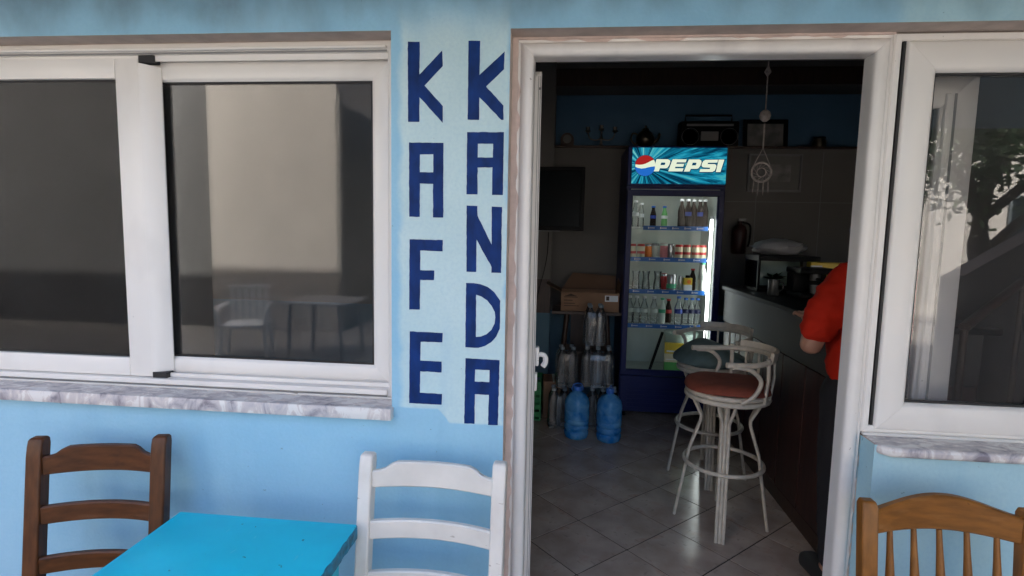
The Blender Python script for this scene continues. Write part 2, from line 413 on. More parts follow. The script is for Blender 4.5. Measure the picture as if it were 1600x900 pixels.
wb.box(RX0, RX1, RY1, RY1+.45, .775, 2.225)
wb.box(-.13, RX1, RY1+.30, RY1+.45, 2.225, 2.75, 0)
wb.box(RX0, RX1, RY1, RY1+.45, 2.75, RZ)
wb.box(RX0, -.13, RY1, RY1+.45, 2.225, 2.75)
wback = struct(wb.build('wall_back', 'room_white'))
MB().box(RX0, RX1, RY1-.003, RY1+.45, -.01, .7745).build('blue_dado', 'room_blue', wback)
MB().box(-.129, RX1-.002, RY1+.296, RY1+.2995, 2.226, 2.749).build('niche_back', 'niche_blue', wback)
MB().box(-.13, RX1-.002, RY1-.03, RY1+.29, 2.2255, 2.245, .003).build('ledge', 'dark_wood', wback)
MB().box(-.16, RX1-.002, RY1-.02, RY1+.02, 2.755, 2.90, .004).build('beam', 'dark_wood', wback)
for k, (x, z0, z1) in enumerate(((1.62, .78, 1.86), (2.15, .78, 2.2))):
    MB().box(x-.0025, x+.0025, RY1-.002, RY1+.01, z0, z1).build('joint', 'grey_groove', wback)
MB().box(1.25, RX1, RY1-.002, RY1+.01, 1.775, 1.780).build('joint', 'grey_groove', wback)
pil = MB(); pil.box(-.75, -.128, RY1-.16, RY1-.004, 1.07, 2.94); pil = struct(pil.build('wall_pier', 'room_white'))
MB().box(-.752, -.126, RY1-.166, RY1-.004, .77, 1.069).build('wood_band', 'dark_wood', pil)
MB().box(-.75, -.128, RY1-.16, RY1-.005, .0, .7695).build('blue_dado', 'room_blue', pil)

# ================================================================== THE CAFE FRONT
cafe = empty('cafe_building', (0, .12, GZ))
tag(cafe, 'light blue cafe front with white window and door frames and hand painted letters', 'building')
def cafe_part(mb, name, mats, parent=cafe, smooth=None):
    o = mb.build(name, mats, None, smooth); o.parent = parent; o.matrix_parent_inverse = cafe_inv; return o
bpy.context.view_layer.update(); cafe_inv = cafe.matrix_world.inverted()
I4 = Matrix.Identity(4)
def sub(mb, name, mats, parent, smooth=None, me=None):
    o = mb.build(name, mats, None, smooth) if me is None else inst(name, me)
    o.parent = parent; o.matrix_parent_inverse = I4; return o       # parents sit at the world origin

XS = [-14, -3.0, -.56, -.187, .957, 2.6, 9]; ZS = [GZ, .85, 2.088, 3.3]; WT = .25
holes = {(1, 1), (3, 0), (3, 1), (4, 1)}
w = MB(); vid = {}
for yi, yy in enumerate((0.0, WT)):
    for i, x in enumerate(XS):
        for j, z in enumerate(ZS): vid[(i, j, yi)] = len(w.v); w.v.append((x, yy, z))
def face(q, m): w.f.append(tuple(vid[k] for k in q)); w.mi.append(m)
for i in range(6):
    for j in range(3):
        if (i, j) in holes: continue
        face([(i, j, 0), (i+1, j, 0), (i+1, j+1, 0), (i, j+1, 0)], 0)
        face([(i, j, 1), (i, j+1, 1), (i+1, j+1, 1), (i+1, j, 1)], 2)
        for di, dj, e in ((-1, 0, ((i, j), (i, j+1))), (1, 0, ((i+1, j), (i+1, j+1))), (0, -1, ((i, j), (i+1, j))), (0, 1, ((i, j+1), (i+1, j+1)))):
            nb = (i+di, j+dj)
            if nb in holes or not (0 <= nb[0] < 6 and 0 <= nb[1] < 3):
                a, b = e; lowblue = (i == 4 and j == 0 and di == -1)
                face([(*a, 0), (*b, 0), (*b, 1), (*a, 1)], 0 if lowblue or nb not in holes else 1)
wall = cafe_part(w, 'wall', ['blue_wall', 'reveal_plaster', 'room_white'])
# the painted words KAFE and KANDA
LETTERS = [
    ('K', [(-0.506, 2.054), (-0.469, 2.053), (-0.469, 1.955), (-0.398, 2.026), (-0.396, 1.98), (-0.453, 1.922), (-0.395, 1.86), (-0.395, 1.809), (-0.469, 1.887), (-0.469, 1.812), (-0.505, 1.812)], []),
    ('K', [(-0.316, 2.054), (-0.28, 2.053), (-0.281, 1.952), (-0.204, 2.021), (-0.205, 1.969), (-0.26, 1.918), (-0.205, 1.861), (-0.204, 1.818), (-0.211, 1.818), (-0.28, 1.886), (-0.28, 1.818), (-0.316, 1.819)], []),
    ('A', [(-0.502, 1.749), (-0.392, 1.748), (-0.391, 1.516), (-0.424, 1.516), (-0.424, 1.621), (-0.467, 1.622), (-0.467, 1.517), (-0.501, 1.517)], [[(-0.467, 1.712), (-0.424, 1.713), (-0.424, 1.657), (-0.467, 1.657)]]),
    ('A', [(-0.317, 1.781), (-0.202, 1.781), (-0.202, 1.589), (-0.236, 1.589), (-0.236, 1.674), (-0.283, 1.673), (-0.282, 1.59), (-0.317, 1.59)], [[(-0.283, 1.746), (-0.235, 1.746), (-0.235, 1.704), (-0.283, 1.704)]]),
    ('F', [(-0.5, 1.445), (-0.392, 1.445), (-0.392, 1.409), (-0.465, 1.41), (-0.465, 1.347), (-0.419, 1.347), (-0.42, 1.316), (-0.465, 1.316), (-0.466, 1.219), (-0.501, 1.218)], []),
    ('N', [(-0.316, 1.555), (-0.282, 1.554), (-0.281, 1.524), (-0.235, 1.434), (-0.236, 1.553), (-0.204, 1.552), (-0.203, 1.345), (-0.234, 1.345), (-0.234, 1.363), (-0.283, 1.449), (-0.283, 1.346), (-0.314, 1.346)], []),
    ('D', [(-0.315, 1.31), (-0.291, 1.31), (-0.268, 1.307), (-0.245, 1.299), (-0.224, 1.283), (-0.204, 1.256), (-0.204, 1.226), (-0.204, 1.166), (-0.215, 1.14), (-0.231, 1.121), (-0.251, 1.108), (-0.272, 1.101), (-0.315, 1.101)], [[(-0.282, 1.273), (-0.265, 1.268), (-0.246, 1.256), (-0.231, 1.238), (-0.221, 1.219), (-0.219, 1.202), (-0.221, 1.182), (-0.231, 1.161), (-0.247, 1.146), (-0.265, 1.138), (-0.281, 1.136)]]),
    ('E', [(-0.499, 1.146), (-0.39, 1.145), (-0.391, 1.114), (-0.463, 1.113), (-0.464, 1.051), (-0.393, 1.05), (-0.393, 1.014), (-0.464, 1.015), (-0.465, 0.943), (-0.391, 0.942), (-0.392, 0.906), (-0.501, 0.906)], []),
    ('A', [(-0.314, 1.065), (-0.203, 1.063), (-0.205, 0.847), (-0.237, 0.846), (-0.236, 0.947), (-0.282, 0.947), (-0.282, 0.847), (-0.316, 0.847)], [[(-0.282, 1.029), (-0.235, 1.029), (-0.235, 0.989), (-0.283, 0.989)]]),
]
def rough_edge(L, step=.011, amp=.00035):
    out = []
    for i in range(len(L)):
        a = L[i]; b = L[(i+1) % len(L)]; d = math.hypot(b[0]-a[0], b[1]-a[1]); k = max(1, int(d/step))
        for q in range(k):
            t = q/k; j = 0 if q == 0 else random.gauss(0, amp)
            out.append((a[0]+(b[0]-a[0])*t-(b[1]-a[1])/d*j, a[1]+(b[1]-a[1])*t+(b[0]-a[0])/d*j))
    return out
for ch, o_, h_ in LETTERS:
    sub(MB().poly(rough_edge(o_), [rough_edge(h) for h in h_], -.0012, .002, both=False), 'painted_letter', 'letter_paint', wall)

def sash_prof(wd, y0, y1, b=.006, lip=.010):
    """flat aluminium profile: rounded front edges and a glazing bead stepping back to the glass"""
    return [(0, y1), (0, y0+lip), (.003, y0+lip-.003), (.007, y0+b*.6), (.007+b, y0), (wd-b, y0), (wd-b*.4, y0+b*.3), (wd, y0+b), (wd, y1)]
# --- sliding window
win = cafe_part(MB().rect_sweep(-2.96, -.598, .925, 2.052, [(0, .16), (0, .086), (.004, .082), (.033, .082), (.037, .086), (.037, .16)]), 'window', 'white_alu', smooth=40)
win['label'] = 'white aluminium sliding window with two sashes'
tr = MB()
tr.box(-2.96, -.600, .094, .098, 2.032, 2.052, .001); tr.box(-2.96, -.600, .128, .131, 2.028, 2.052, .001)
tr.box(-2.96, -.600, .068, .0815, 2.060, 2.070, .002)
tr.box(-2.96, -.600, .070, .1095, .9045, .9245, .002); tr.box(-2.96, -.600, .100, .1095, .925, .940, .002)
sub(tr, 'track', 'white_alu', win, 40)
sub(MB().box(-2.96, -.600, .0815, .094, 2.0525, 2.058).box(-2.96, -.6, .066, .0699, .9005, .904), 'track_groove', 'grey_groove', win)
# front sash (left)
sub(MB().rect_sweep(-2.90, -1.4, .994, 1.974, sash_prof(.068, .085, .112), 'l').box(-2.966, -1.5660, .085, .112, 1.974, 2.041, .003, 2).box(-2.966, -1.5660, .085, .112, .927, .994, .003, 2), 'sash', 'white_alu', win, 40)
st = MB(); st.box(-1.5657, -1.478, .085, .112, .927, 2.041, .004, 2)
# curved pull along the meeting stile
V = []; F = []; N = 9
for k in range(N):
    a = k/(N-1); x = -1.4783+.058*a; y = .085+.034*(a**1.6)
    V += [(x, y, .945), (x, y, 2.026-.008*a)]
for k in range(N-1): F.append((2*k, 2*k+2, 2*k+3, 2*k+1))
o_ = len(V)
for k in range(N):
    a = k/(N-1); V += [(-1.4783+.058*a, .124, .945), (-1.4783+.058*a, .124, 2.026-.008*a)]
for k in range(N-1):
    F.append((o_+2*k, o_+2*k+1, o_+2*k+3, o_+2*k+2)); F.append((2*k+1, 2*k+3, o_+2*k+3, o_+2*k+1)); F.append((2*k, o_+2*k, o_+2*k+2, 2*k+2))
F.append((2*N-2, o_+2*N-2, o_+2*N-1, 2*N-1)); F.append((0, 1, o_+1, o_))
st.add(V, F)
sub(st, 'meeting_stile', 'white_alu', win, 35)
sub(MB().box(-1.4775, -1.421, .0865, .118, 2.0265, 2.051, .001), 'brush_seal', 'rubber', win)
sub(MB().box(-1.4775, -1.421, .0840, .118, .9085, .9445, .001), 'brush_seal', 'rubber', win)
sub(MB().box(-2.90, -1.560, .100, .105, .990, 1.978), 'pane', 'window_glass', win)
sub(MB().rect_sweep(-2.893, -1.5725, 1.0005, 1.9675, [(0, .0995), (0, .097), (.006, .097), (.006, .0995)]), 'gasket', 'rubber', win)
# rear sash (right)
sub(MB().rect_sweep(-1.443, -.668, .994, 1.974, sash_prof(.068, .125, .152)), 'sash', 'white_alu', win, 40)
sub(MB().box(-1.45, -.66, .140, .145, .988, 1.980), 'pane', 'window_glass', win)
sub(MB().rect_sweep(-1.436, -.6745, 1.0005, 1.9675, [(0, .1395), (0, .136), (.007, .136), (.007, .1395)]), 'gasket', 'rubber', win)
sill = MB()
V = [(-3.0, -.03, .852), (-.556, -.03, .852), (-.553, .0, .852), (-3.0, -.03, .890), (-.556, -.03, .890), (-.553, 0, .8935)]
sill.box(-3.05, -.553, -.032, -.0005, .852, .8925, .004, 2); sill.box(-2.999, -.5605, -.003, .10, .8515, .8925)
sub(sill, 'sill', 'marble', win, 40)
sub(MB().box(-2.96, -.5605, .064, .0815, .8926, .900, .002), 'mortar', 'white_paint', win)
sub(MB().rect_sweep(-2.96, -.598, .925, 2.052, [(.0372, .16), (.0372, .09), (.0388, .088), (.0375+.0015, .16)], 'tr'), 'sealant', 'filler', win)
# --- door frame, round nosed, in the middle opening
DX0, DX1, DZ = -.117, .9010, 2.029
prof = [(0, .135), (0, .092)]
for k in range(9):
    a = math.pi*k/8; prof.append((.022-.022*math.cos(a), .084-.018*math.sin(a)))
prof += [(.046, .082), (.0525, .081), (.0525, .135)]
df = cafe_part(MB().rect_sweep(DX0, DX1, -.01, DZ, prof, 'ltr', .0004, zbot=-.02), 'door_frame', 'white_door', smooth=50)
sub(MB().box(-.1868, DX0-.0527, .074, .15, -.01, 2.0875).box(DX0-.0526, .955, .074, .15, DZ+.0527, 2.0875), 'filler_line', 'filler', df)
# ragged smears of filler lapping on to the frame
def smear(x0, x1, z0, z1, y, vertical):
    L = (z1-z0) if vertical else (x1-x0); k = max(12, int(L/.006)); V = []; ph = [(random.uniform(20, 90), random.uniform(0, 6.3), random.uniform(.15, .35)) for _ in range(5)]
    for i in range(k+1):
        t = i/k; wdt = max(.04, min(1, .35+sum(a*math.sin(f*t*L+p) for f, p, a in ph)))*min(1, 8*t, 8*(1-t))
        if vertical: V += [(x0, y, z0+L*t), (x0+(x1-x0)*wdt, y, z0+L*t)]
        else: V += [(x0+L*t, y, z1), (x0+L*t, y, z1-(z1-z0)*wdt)]
    sub(MB().add(V, [(2*i, 2*i+1, 2*i+3, 2*i+2) for i in range(k)]), 'filler_smear', 'filler', df)
smear(-.1695, -.160, 1.1, 2.07, .0788, True); smear(-.165, .42, 2.066, 2.082, .0788, False); smear(-.1695, -.163, .2, 1.1, .0788, True); smear(.42, .90, 2.074, 2.082, .0788, False); smear(.9562, .9475, .0, .845, .0788, True)
thr = cafe_part(MB().box(-.187, .957, -.02, .2, GZ+.001, .004, .003).box(-.18, .95, .2005, .275, -.1, .0035), 'threshold', 'marble')

def leaf(length, height, stile, hinge, rz, label):
    """sliding leaf: stiles, rails and a glass panel; local x runs from one edge, local -y is a face"""
    fw = stile-.002
    e = cafe_part(MB().rect_sweep(stile, length-stile, .16, height-stile, [(0, .018), (0, -.010), (.004, -.014), (.012, -.02), (fw-.004, -.02), (fw, -.017), (fw, .017), (fw-.004, .02), (.012, .02)]), 'door_leaf', 'white_door', smooth=40)
    e.location = hinge; e.rotation_euler.z = rz; e['label'] = label
    def s2(mb, n_, m_, sm_=None): return mb.build(n_, m_, e, sm_)
    s2(MB().box(stile-.005, length-stile+.005, -.003, .003, .155, height-stile+.005), 'pane', 'window_glass')
    s2(MB().box(.003, length-.003, -.019, .019, .004, .16-fw-.001, .003), 'kick_rail', 'white_door')
    return e, s2
lf, s2 = leaf(.475, 2.018, .085, (-.0985, .226, .004), R(180), 'white glazed sliding leaf pushed open behind the left jamb')
for xx in (.004, .0105): s2(MB().box(xx, xx+.0016, .0195, .0212, .02, 2.0), 'edge_groove', 'grey_groove')
hd = MB(); hd.box(-.012, .0015, -.012, .014, .992, 1.062, .004, 2).box(-.007, .0015, -.012, .014, .90, .965, .003, 2)
hd.tube(smooth_path([(-.008, .0, 1.030), (-.022, .004, 1.034), (-.034, .004, 1.026), (-.036, .004, 1.006), (-.027, .004, .990)]), [.009]*14+[.010]*6+[.0105]*5, 10)
s2(hd, 'handle', 'white_door', 50)
s2(MB().box(.004, .0085, .0212, .0225, 1.955, 1.963), 'screw', 'rubber')
lf2, s2b = leaf(.334, 2.018, .112, (.990, .276, .004), 0, 'white glazed sliding leaf standing behind the hinged window')
s2b(MB().box(.259, .267, -.0215, -.0195, .1, 1.95), 'bead', 'grey_groove')
s2b(MB().box(.229, .249, -.027, -.0195, .1, 1.95, .004), 'bead', 'white_door')

# --- casement window on the right
rw = cafe_part(MB().rect_sweep(.975, 2.58, .885, 2.062, [(0, .17), (0, .078), (.003, .074), (.018, .074), (.022, .078), (.022, .17)]), 'window', 'white_alu', smooth=40)
rw['label'] = 'white hinged window beside the doorway'
sub(MB().rect_sweep(1.079, 2.48, .962, 1.972, sash_prof(.090, .070, .13, .008, .014)), 'sash', 'white_alu', rw, 40)
sub(MB().rect_sweep(1.079, 2.48, .962, 1.972, [(.0905, .12), (.0905, .079), (.0985, .079), (.0985, .12)], 'lrtb'), 'gasket', 'rubber', rw)
sub(MB().rect_sweep(1.0855, 2.4735, .9685, 1.9655, [(0, .0995), (0, .090), (.009, .090), (.009, .0995)]), 'gasket', 'rubber', rw)
sub(MB().box(1.074, 2.485, .1, .105, .957, 1.977), 'pane', 'window_glass_dusty', rw)
sub(MB().box(.9575, 2.6, .066, .10, .8532, .8627, .003), 'rail', 'white_alu', rw)
sl = MB()
a_ = [(.9605, .0995), (2.6, .0995), (2.6, -.032), (.990, -.032), (.966, -.006), (.9605, .003)]
sl.add([(x, y, .822) for x, y in a_]+[(x, y, .8530) for x, y in a_], [tuple(range(6)), tuple(range(6, 12))]+[(i, (i+1) % 6, 6+(i+1) % 6, 6+i) for i in range(6)])
so = sub(sl, 'sill', 'marble', rw, 50); b = so.modifiers.new('bevel', 'BEVEL'); b.width = .011; b.segments = 4; b.limit_method = 'ANGLE'; b.angle_limit = R(60)
# balcony slab overhead, unseen right part deepened for shade, and the storeys above
bal = [(-14, -.002), (9, -.002), (9, -2.3), (.75, -2.3), (.35, -1.5), (-.3, -.90), (-14, -.90)]
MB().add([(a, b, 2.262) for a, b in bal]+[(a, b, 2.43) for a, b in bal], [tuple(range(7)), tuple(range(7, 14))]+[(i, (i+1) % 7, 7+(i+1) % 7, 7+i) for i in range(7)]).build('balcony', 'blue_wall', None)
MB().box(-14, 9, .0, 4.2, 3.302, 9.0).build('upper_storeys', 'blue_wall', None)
for k_ in ('balcony', 'upper_storeys'):
    o = bpy.data.objects[k_]; o.parent = cafe; o.matrix_parent_inverse = cafe_inv

# ================================================================== TERRACE FURNITURE
def ladder_chair(name, loc, rz, width, H, wood, wood_up, label, tops, pw=.046):
    """taverna chair seen from the front: local origin on the ground under the back, seat towards -y"""
    t = empty(name, loc, rz); tag(t, label, 'chair', 'taverna chairs on the terrace')
    hw = width/2
    def yb(z): return .0 - .05 + .06*max(0, (z-.45))/.45      # back posts lean towards the wall
    for sx in (-1, 1):
        x = sx*hw; m = MB(); secs = []
        zs = [0, .22, .45, .66, H-.06, H-.025, H-.008, H]; V = []
        for k, z in enumerate(zs):
            w2 = pw/2; d2 = .024 if z > .1 else .02; y = yb(z)
            if z > H-.03: d2 *= (.95 if z < H-.01 else .78); y += .002
            if z >= H: w2 *= .84; d2 *= .7
            V += [(x-w2, y-d2, z), (x+w2, y-d2, z), (x+w2, y+d2, z), (x-w2, y+d2, z)]
        F = [(0, 3, 2, 1), tuple(len(V)-4+i for i in range(4))]
        for k in range(len(zs)-1):
            for j in range(4): F.append((4*k+j, 4*k+(j+1) % 4, 4*k+4+(j+1) % 4, 4*k+4+j))
        m.add(V, F); o = m.build('post', wood_up, t, 50)
        b = o.modifiers.new('bevel', 'BEVEL'); b.width = .006; b.segments = 3; b.limit_method = 'ANGLE'; b.angle_limit = R(40)
        MB().tube([(sx*(hw-.0), -.42, 0), (sx*(hw-.005), -.42, .43)], [.017, .021], 10).build('leg', wood_up, t, 50)
    # back rails, bowed towards the wall
    for k, (z0, z1, crest) in enumerate(tops):
        n = 20; V = []; F = []
        for i in range(n+1):
            u = i/n; x = -hw+pw/2-.004+(width-pw+.008)*u; bow = .030*(1-(2*u-1)**2); y = yb((z0+z1)/2)+bow-.004
            top = z1
            if crest:
                s_ = min(u, 1-u); q = min(1, max(0, (s_-.06)/.14)); top = z1-.026*(1-(q*q*(3-2*q)))
            c = .0045
            V += [(x, y-.011+c, z0), (x, y-.011, z0+c), (x, y-.011, top-c), (x, y-.011+c, top), (x, y+.011-c, top), (x, y+.011, top-c), (x, y+.011, z0+c), (x, y+.011-c, z0)]
        for i in range(n):
            for j in range(8): F.append((8*i+j, 8*i+(j+1) % 8, 8*i+8+(j+1) % 8, 8*i+8+j))
        F += [tuple(range(8)), tuple(8*n+j for j in range(8))]
        MB().add(V, F).build('top_rail' if crest else 'slat', wood, t, 40)
    s = MB()
    for sx in (-1, 1): s.tube([(sx*(hw-.01), -.42, .435), (sx*(hw-.01), -.05, .435)], .017, 10)
    s.tube([(-hw, -.42, .435), (hw, -.42, .435)], .017, 10); s.tube([(-hw, -.05, .435), (hw, -.05, .435)], .017, 10)
    s.build('seat_rail', wood, t, 50)
    MB().box(-hw+.012, hw-.012, -.415, -.055, .428, .452, .01, 2).build('seat', 'rush', t)
    for z, y0 in ((.16, None), (.27, None)):
        for sx in (-1, 1): MB().tube([(sx*(hw-.003), -.42, z), (sx*(hw-.003), -.05, z)], .011, 8).build('stretcher', wood, t, 50)
    MB().tube([(-hw, -.42, .22), (hw, -.42, .22)], .011, 8).build('stretcher', wood, t, 50)
    return t
ladder_chair('chair', (-1.487, -.150, GZ), R(11), .375, .938, 'brown_wood', 'brown_wood_upright',
             'dark brown wooden ladder back chair by the sliding window', [(.818, .905, True), (.662, .722, False), (.506, .562, False)])
ladder_chair('chair', (-.386, -.152, GZ), R(-1.5), .414, .935, 'white_paint', 'white_paint',
             'white painted ladder back chair under the blue lettering', [(.832, .912, True), (.676, .735, False), (.522, .582, False)], pw=.042)
# spindle back chair
t3 = empty('chair', (1.056, -.19, GZ), R(0)); tag(t3, 'honey brown spindle back chair under the hinged window', 'chair', 'taverna chairs on the terrace')
hw = .199
for sx in (-1, 1):
    V = []; zs = [0, .25, .45, .7, .893, .908]
    for z in zs:
        y = -.04+.05*max(0, (z-.45))/.45; k = .021 if z < .9 else .017; kd = .019 if z < .9 else .014; x = sx*(hw-.006+.012*min(1, z/.9))
        V += [(x-k, y-kd, z), (x+k, y-kd, z), (x+k, y+kd, z), (x-k, y+kd, z)]
    F = [(0, 3, 2, 1), tuple(len(V)-4+i for i in range(4))]+[(4*k+j, 4*k+(j+1) % 4, 4*k+4+(j+1) % 4, 4*k+4+j) for k in range(len(zs)-1) for j in range(4)]
    o = MB().add(V, F).build('post', 'honey_wood_upright', t3, 50)
    b = o.modifiers.new('bevel', 'BEVEL'); b.width = .005; b.segments = 3; b.limit_method = 'ANGLE'; b.angle_limit = R(40)
    MB().tube([(sx*hw, -.42, 0), (sx*hw, -.42, .43)], [.016, .021], 10).build('leg', 'honey_wood_upright', t3, 50)
V = []; F = []; n = 24
for i in range(n+1):
    u = i/n; x = -hw+.016+(2*hw-.032)*u; y = .006+.028*(1-(2*u-1)**2)
    z0 = .815+.012*math.sin(math.pi*u); z1 = .888+.038*math.sin(math.pi*u)**1.3; c = .005
    V += [(x, y-.013+c, z0), (x, y-.013, z0+c), (x, y-.013, z1-c), (x, y-.013+c, z1), (x, y+.013-c, z1), (x, y+.013, z1-c), (x, y+.013, z0+c), (x, y+.013-c, z0)]
for i in range(n):
    for j in range(8): F.append((8*i+j, 8*i+(j+1) % 8, 8*i+8+(j+1) % 8, 8*i+8+j))
MB().add(V, F+[tuple(range(8)), tuple(8*n+j for j in range(8))]).build('top_rail', 'honey_wood', t3, 40)
for k in range(5):
    u = (k+.5)/5; x = -.172+.344*u; y1 = .006+.024*(1-(2*u-1)**2)
    P = [(x, -.045+(y1+.045)*q, .44+.385*q) for q in (0, .08, .2, .38, .55, .7, .85, 1)]
    MB().tube(P, [.009, .010, .0135, .0145, .0135, .011, .0085, .007], 10).build('spindle', 'honey_wood_upright', t3, 60)
MB().box(-hw-.02, hw+.02, -.45, -.02, .425, .455, .010, 2).build('seat', 'honey_wood', t3)
for sx in (-1, 1): MB().tube([(sx*hw, -.42, .2), (sx*hw, -.04, .2)], .011, 8).build('stretcher', 'honey_wood', t3, 50)
MB().tube([(-hw, -.42, .25), (hw, -.42, .25)], .011, 8).build('stretcher', 'honey_wood', t3, 50)

# table
tb = empty('table', (-.878, -.50, GZ)); tag(tb, 'small turquoise painted wooden table with a chipped edge between two chairs', 'table')
nx = 40; x0, x1, y0, y1, zt = -.290, .284, -.30, .292, .742
top = MB(); V = []; F = []
edge = [(x0, y0), (x1, y0)]
for i in range(1, nx):                                  # worn right hand edge
    yy = y0+(y1-y0)*i/nx; chip = max(0, random.gauss(.0003, .0022)) if 2 < i < nx-1 else 0
    edge.append((x1-chip, yy))
edge += [(x1-.004, y1-.004), (x1-.012, y1), (x0+.006, y1), (x0, y1-.006)]
K = len(edge)
def ins(p, d): return (p[0]+(d if p[0] < x0+.001 else -d if p[0] > x1-.02 else 0), p[1]+(d if p[1] < y0+.001 else -d if p[1] > y1-.001 else 0))
rings = [([ins(p, .003) for p in edge], zt), (edge, zt-.004), (edge, zt-.036), ([ins(p, .004) for p in edge], zt-.040)]
for pts, z in rings: V += [(a, b, z) for a, b in pts]
top.add(V, [tuple(range(K))], 0); o_ = len(top.v)-len(V)
for k in range(3):
    for i in range(K):
        j = (i+1) % K; worn = 1 if (2 <= i < nx+1) else 0
        top.f.append((k*K+i, k*K+j, (k+1)*K+j, (k+1)*K+i)); top.mi.append(worn)
top.f.append(tuple(reversed(range(3*K, 4*K)))); top.mi.append(0)
top.build('tabletop', ['table_blue', 'chipped_blue'], tb)
for sx in (-1, 1):
    for sy in (-1, 1): MB().box(sx*.215-.024, sx*.215+.024, sy*.225-.024, sy*.225+.024, 0, .7015, .004).build('leg', 'table_blue', tb)
    MB().box(sx*.215-.010, sx*.215+.010, -.2, .2, .62, .7015).build('apron', 'table_blue', tb)
    MB().box(-.19, .19, sx*.225-.010, sx*.225+.010, .62, .7015).build('apron', 'table_blue', tb)

# ================================================================== INSIDE THE CAFE
# --- drinks fridge
FX0, FX1, FY0, FY1, FH = .455, 1.200, 2.625, 3.235, 2.155
fr = empty('drinks_fridge', ((FX0+FX1)/2, FY0, 0)); tag(fr, 'tall dark blue drinks fridge with glass door and lit sign on top', 'fridge')
bpy.context.view_layer.update(); finv = fr.matrix_world.inverted()
def fp(mb, name, m, parent=fr, smooth=None):
    o = mb.build(name, m, None, smooth); o.parent = parent
    o.matrix_parent_inverse = finv if parent is fr else I4
    return o
cb = MB()
cb.box(FX0, FX0+.035, FY0+.045, FY1, .33, 1.83); cb.box(FX1-.035, FX1, FY0+.045, FY1, .33, 1.83)
cb.box(FX0, FX1, FY1-.03, FY1-.001, .33, 1.83); cb.box(FX0, FX1, FY0+.045, FY1, 1.8305, 1.852); cb.box(FX0, FX1, FY0+.045, FY1, .06, .3295)
cb.box(FX0+.001, FX1-.001, FY0+.03, FY1, 1.8525, FH, .004)
fp(cb, 'cabinet', 'fridge_blue')
ln = MB(); ln.box(FX0+.0355, FX0+.04, FY0+.05, FY1-.04, .345, 1.825); ln.box(FX1-.04, FX1-.0355, FY0+.05, FY1-.04, .345, 1.825)
ln.box(FX0+.036, FX1-.036, FY1-.038, FY1-.0305, .345, 1.825); ln.box(FX0+.036, FX1-.036, FY0+.05, FY1-.04, .330, .345); ln.box(FX0+.036, FX1-.036, FY0+.05, FY1-.04, 1.822, 1.830)
fp(ln, 'liner', 'fridge_liner')
dr = fp(MB().rect_sweep(.502, 1.142, .405, 1.775, [(0, FY0+.04), (0, FY0+.008), (.006, FY0), (.040, FY0), (.0455, FY0+.006), (.0455, FY0+.04)]), 'door', 'fridge_blue', smooth=40)
fp(MB().box(.4985, 1.1455, FY0+.018, FY0+.022, .4015, 1.7785), 'pane', 'clear_glass', dr)
fp(MB().rect_sweep(.5025, 1.1415, .4055, 1.7745, [(0, FY0+.03), (0, FY0+.0225), (.006, FY0+.0225), (.006, FY0+.03)]), 'gasket', 'fridge_dark', dr)
gr = fp(MB().box(FX0+.004, FX1-.004, FY0+.01, FY0+.044, .06, .352, .006, 2), 'lower_panel', 'fridge_blue')
for k in range(5): fp(MB().box(FX0+.06, FX1-.06, FY0+.004, FY0+.0095, .10+.034*k, .116+.034*k, .002), 'louvre', 'fridge_blue', gr)
for x in (FX0+.05, FX1-.05):
    for y in (FY0+.1, FY1-.06): fp(MB().lathe([(.018, 0), (.022, .008), (.016, .012), (.016, .06)], (x, y, 0), 10), 'foot', 'black_plastic')
# lit tube on the right inside the door
emit('tube_light', (.93, 1.0, 1.0), 13.0*LUM)
tl = fp(MB().tube([(1.118, FY0+.065, .43), (1.118, FY0+.065, 1.60)], .011, 10), 'light_tube', 'tube_light', smooth=60)
for za, zb in ((.405, .43), (1.60, 1.63)): fp(MB().box(1.105, 1.131, FY0+.06, FY0+.07, za, zb), 'tube_socket', 'print_white', tl)
emit('top_light', (.93, 1.0, 1.0), 9.0*LUM)
fp(MB().tube([(.56, FY0+.10, 1.808), (1.09, FY0+.10, 1.808)], .010, 10), 'light_tube', 'top_light', smooth=60)
SHZ = [1.535, 1.287, 1.030, .752]
for k, z in enumerate(SHZ):
    sh = MB()
    for q in range(15): sh.tube([(.535+.04*q, FY0+.10, z), (.535+.04*q, FY1-.05, z)], .0025, 5)
    for y in (FY0+.10, FY0+.32, FY1-.05): sh.tube([(.503, y, z-.004), (1.098, y, z-.004)], .004, 6)
    s_ = fp(sh, 'shelf', 'shelf_white')
    xa = .60 if k == 0 else .503
    fp(MB().box(xa, 1.098, FY0+.085, FY0+.091, z-.022, z+.012, .001), 'price_strip', 'strip_blue', s_)
    fp(MB().box(1.1, 1.14, FY0+.08, FY0+.11, z-.012, z-.002), 'bracket', 'shelf_white', s_)
    for q in range(5):                                  # small pale wordmark on the strip
        cx = xa+.06+(1.05-xa-.02)*q/4.6; m = MB(); m.box(cx-.022, cx-.014, FY0+.083, FY0+.0845, z-.012, z+.003)
        for e in range(5): m.box(cx-.010+.008*e, cx-.005+.008*e, FY0+.083, FY0+.0845, z-.009, z-.001)
        fp(m, 'wordmark', 'print_white', s_)

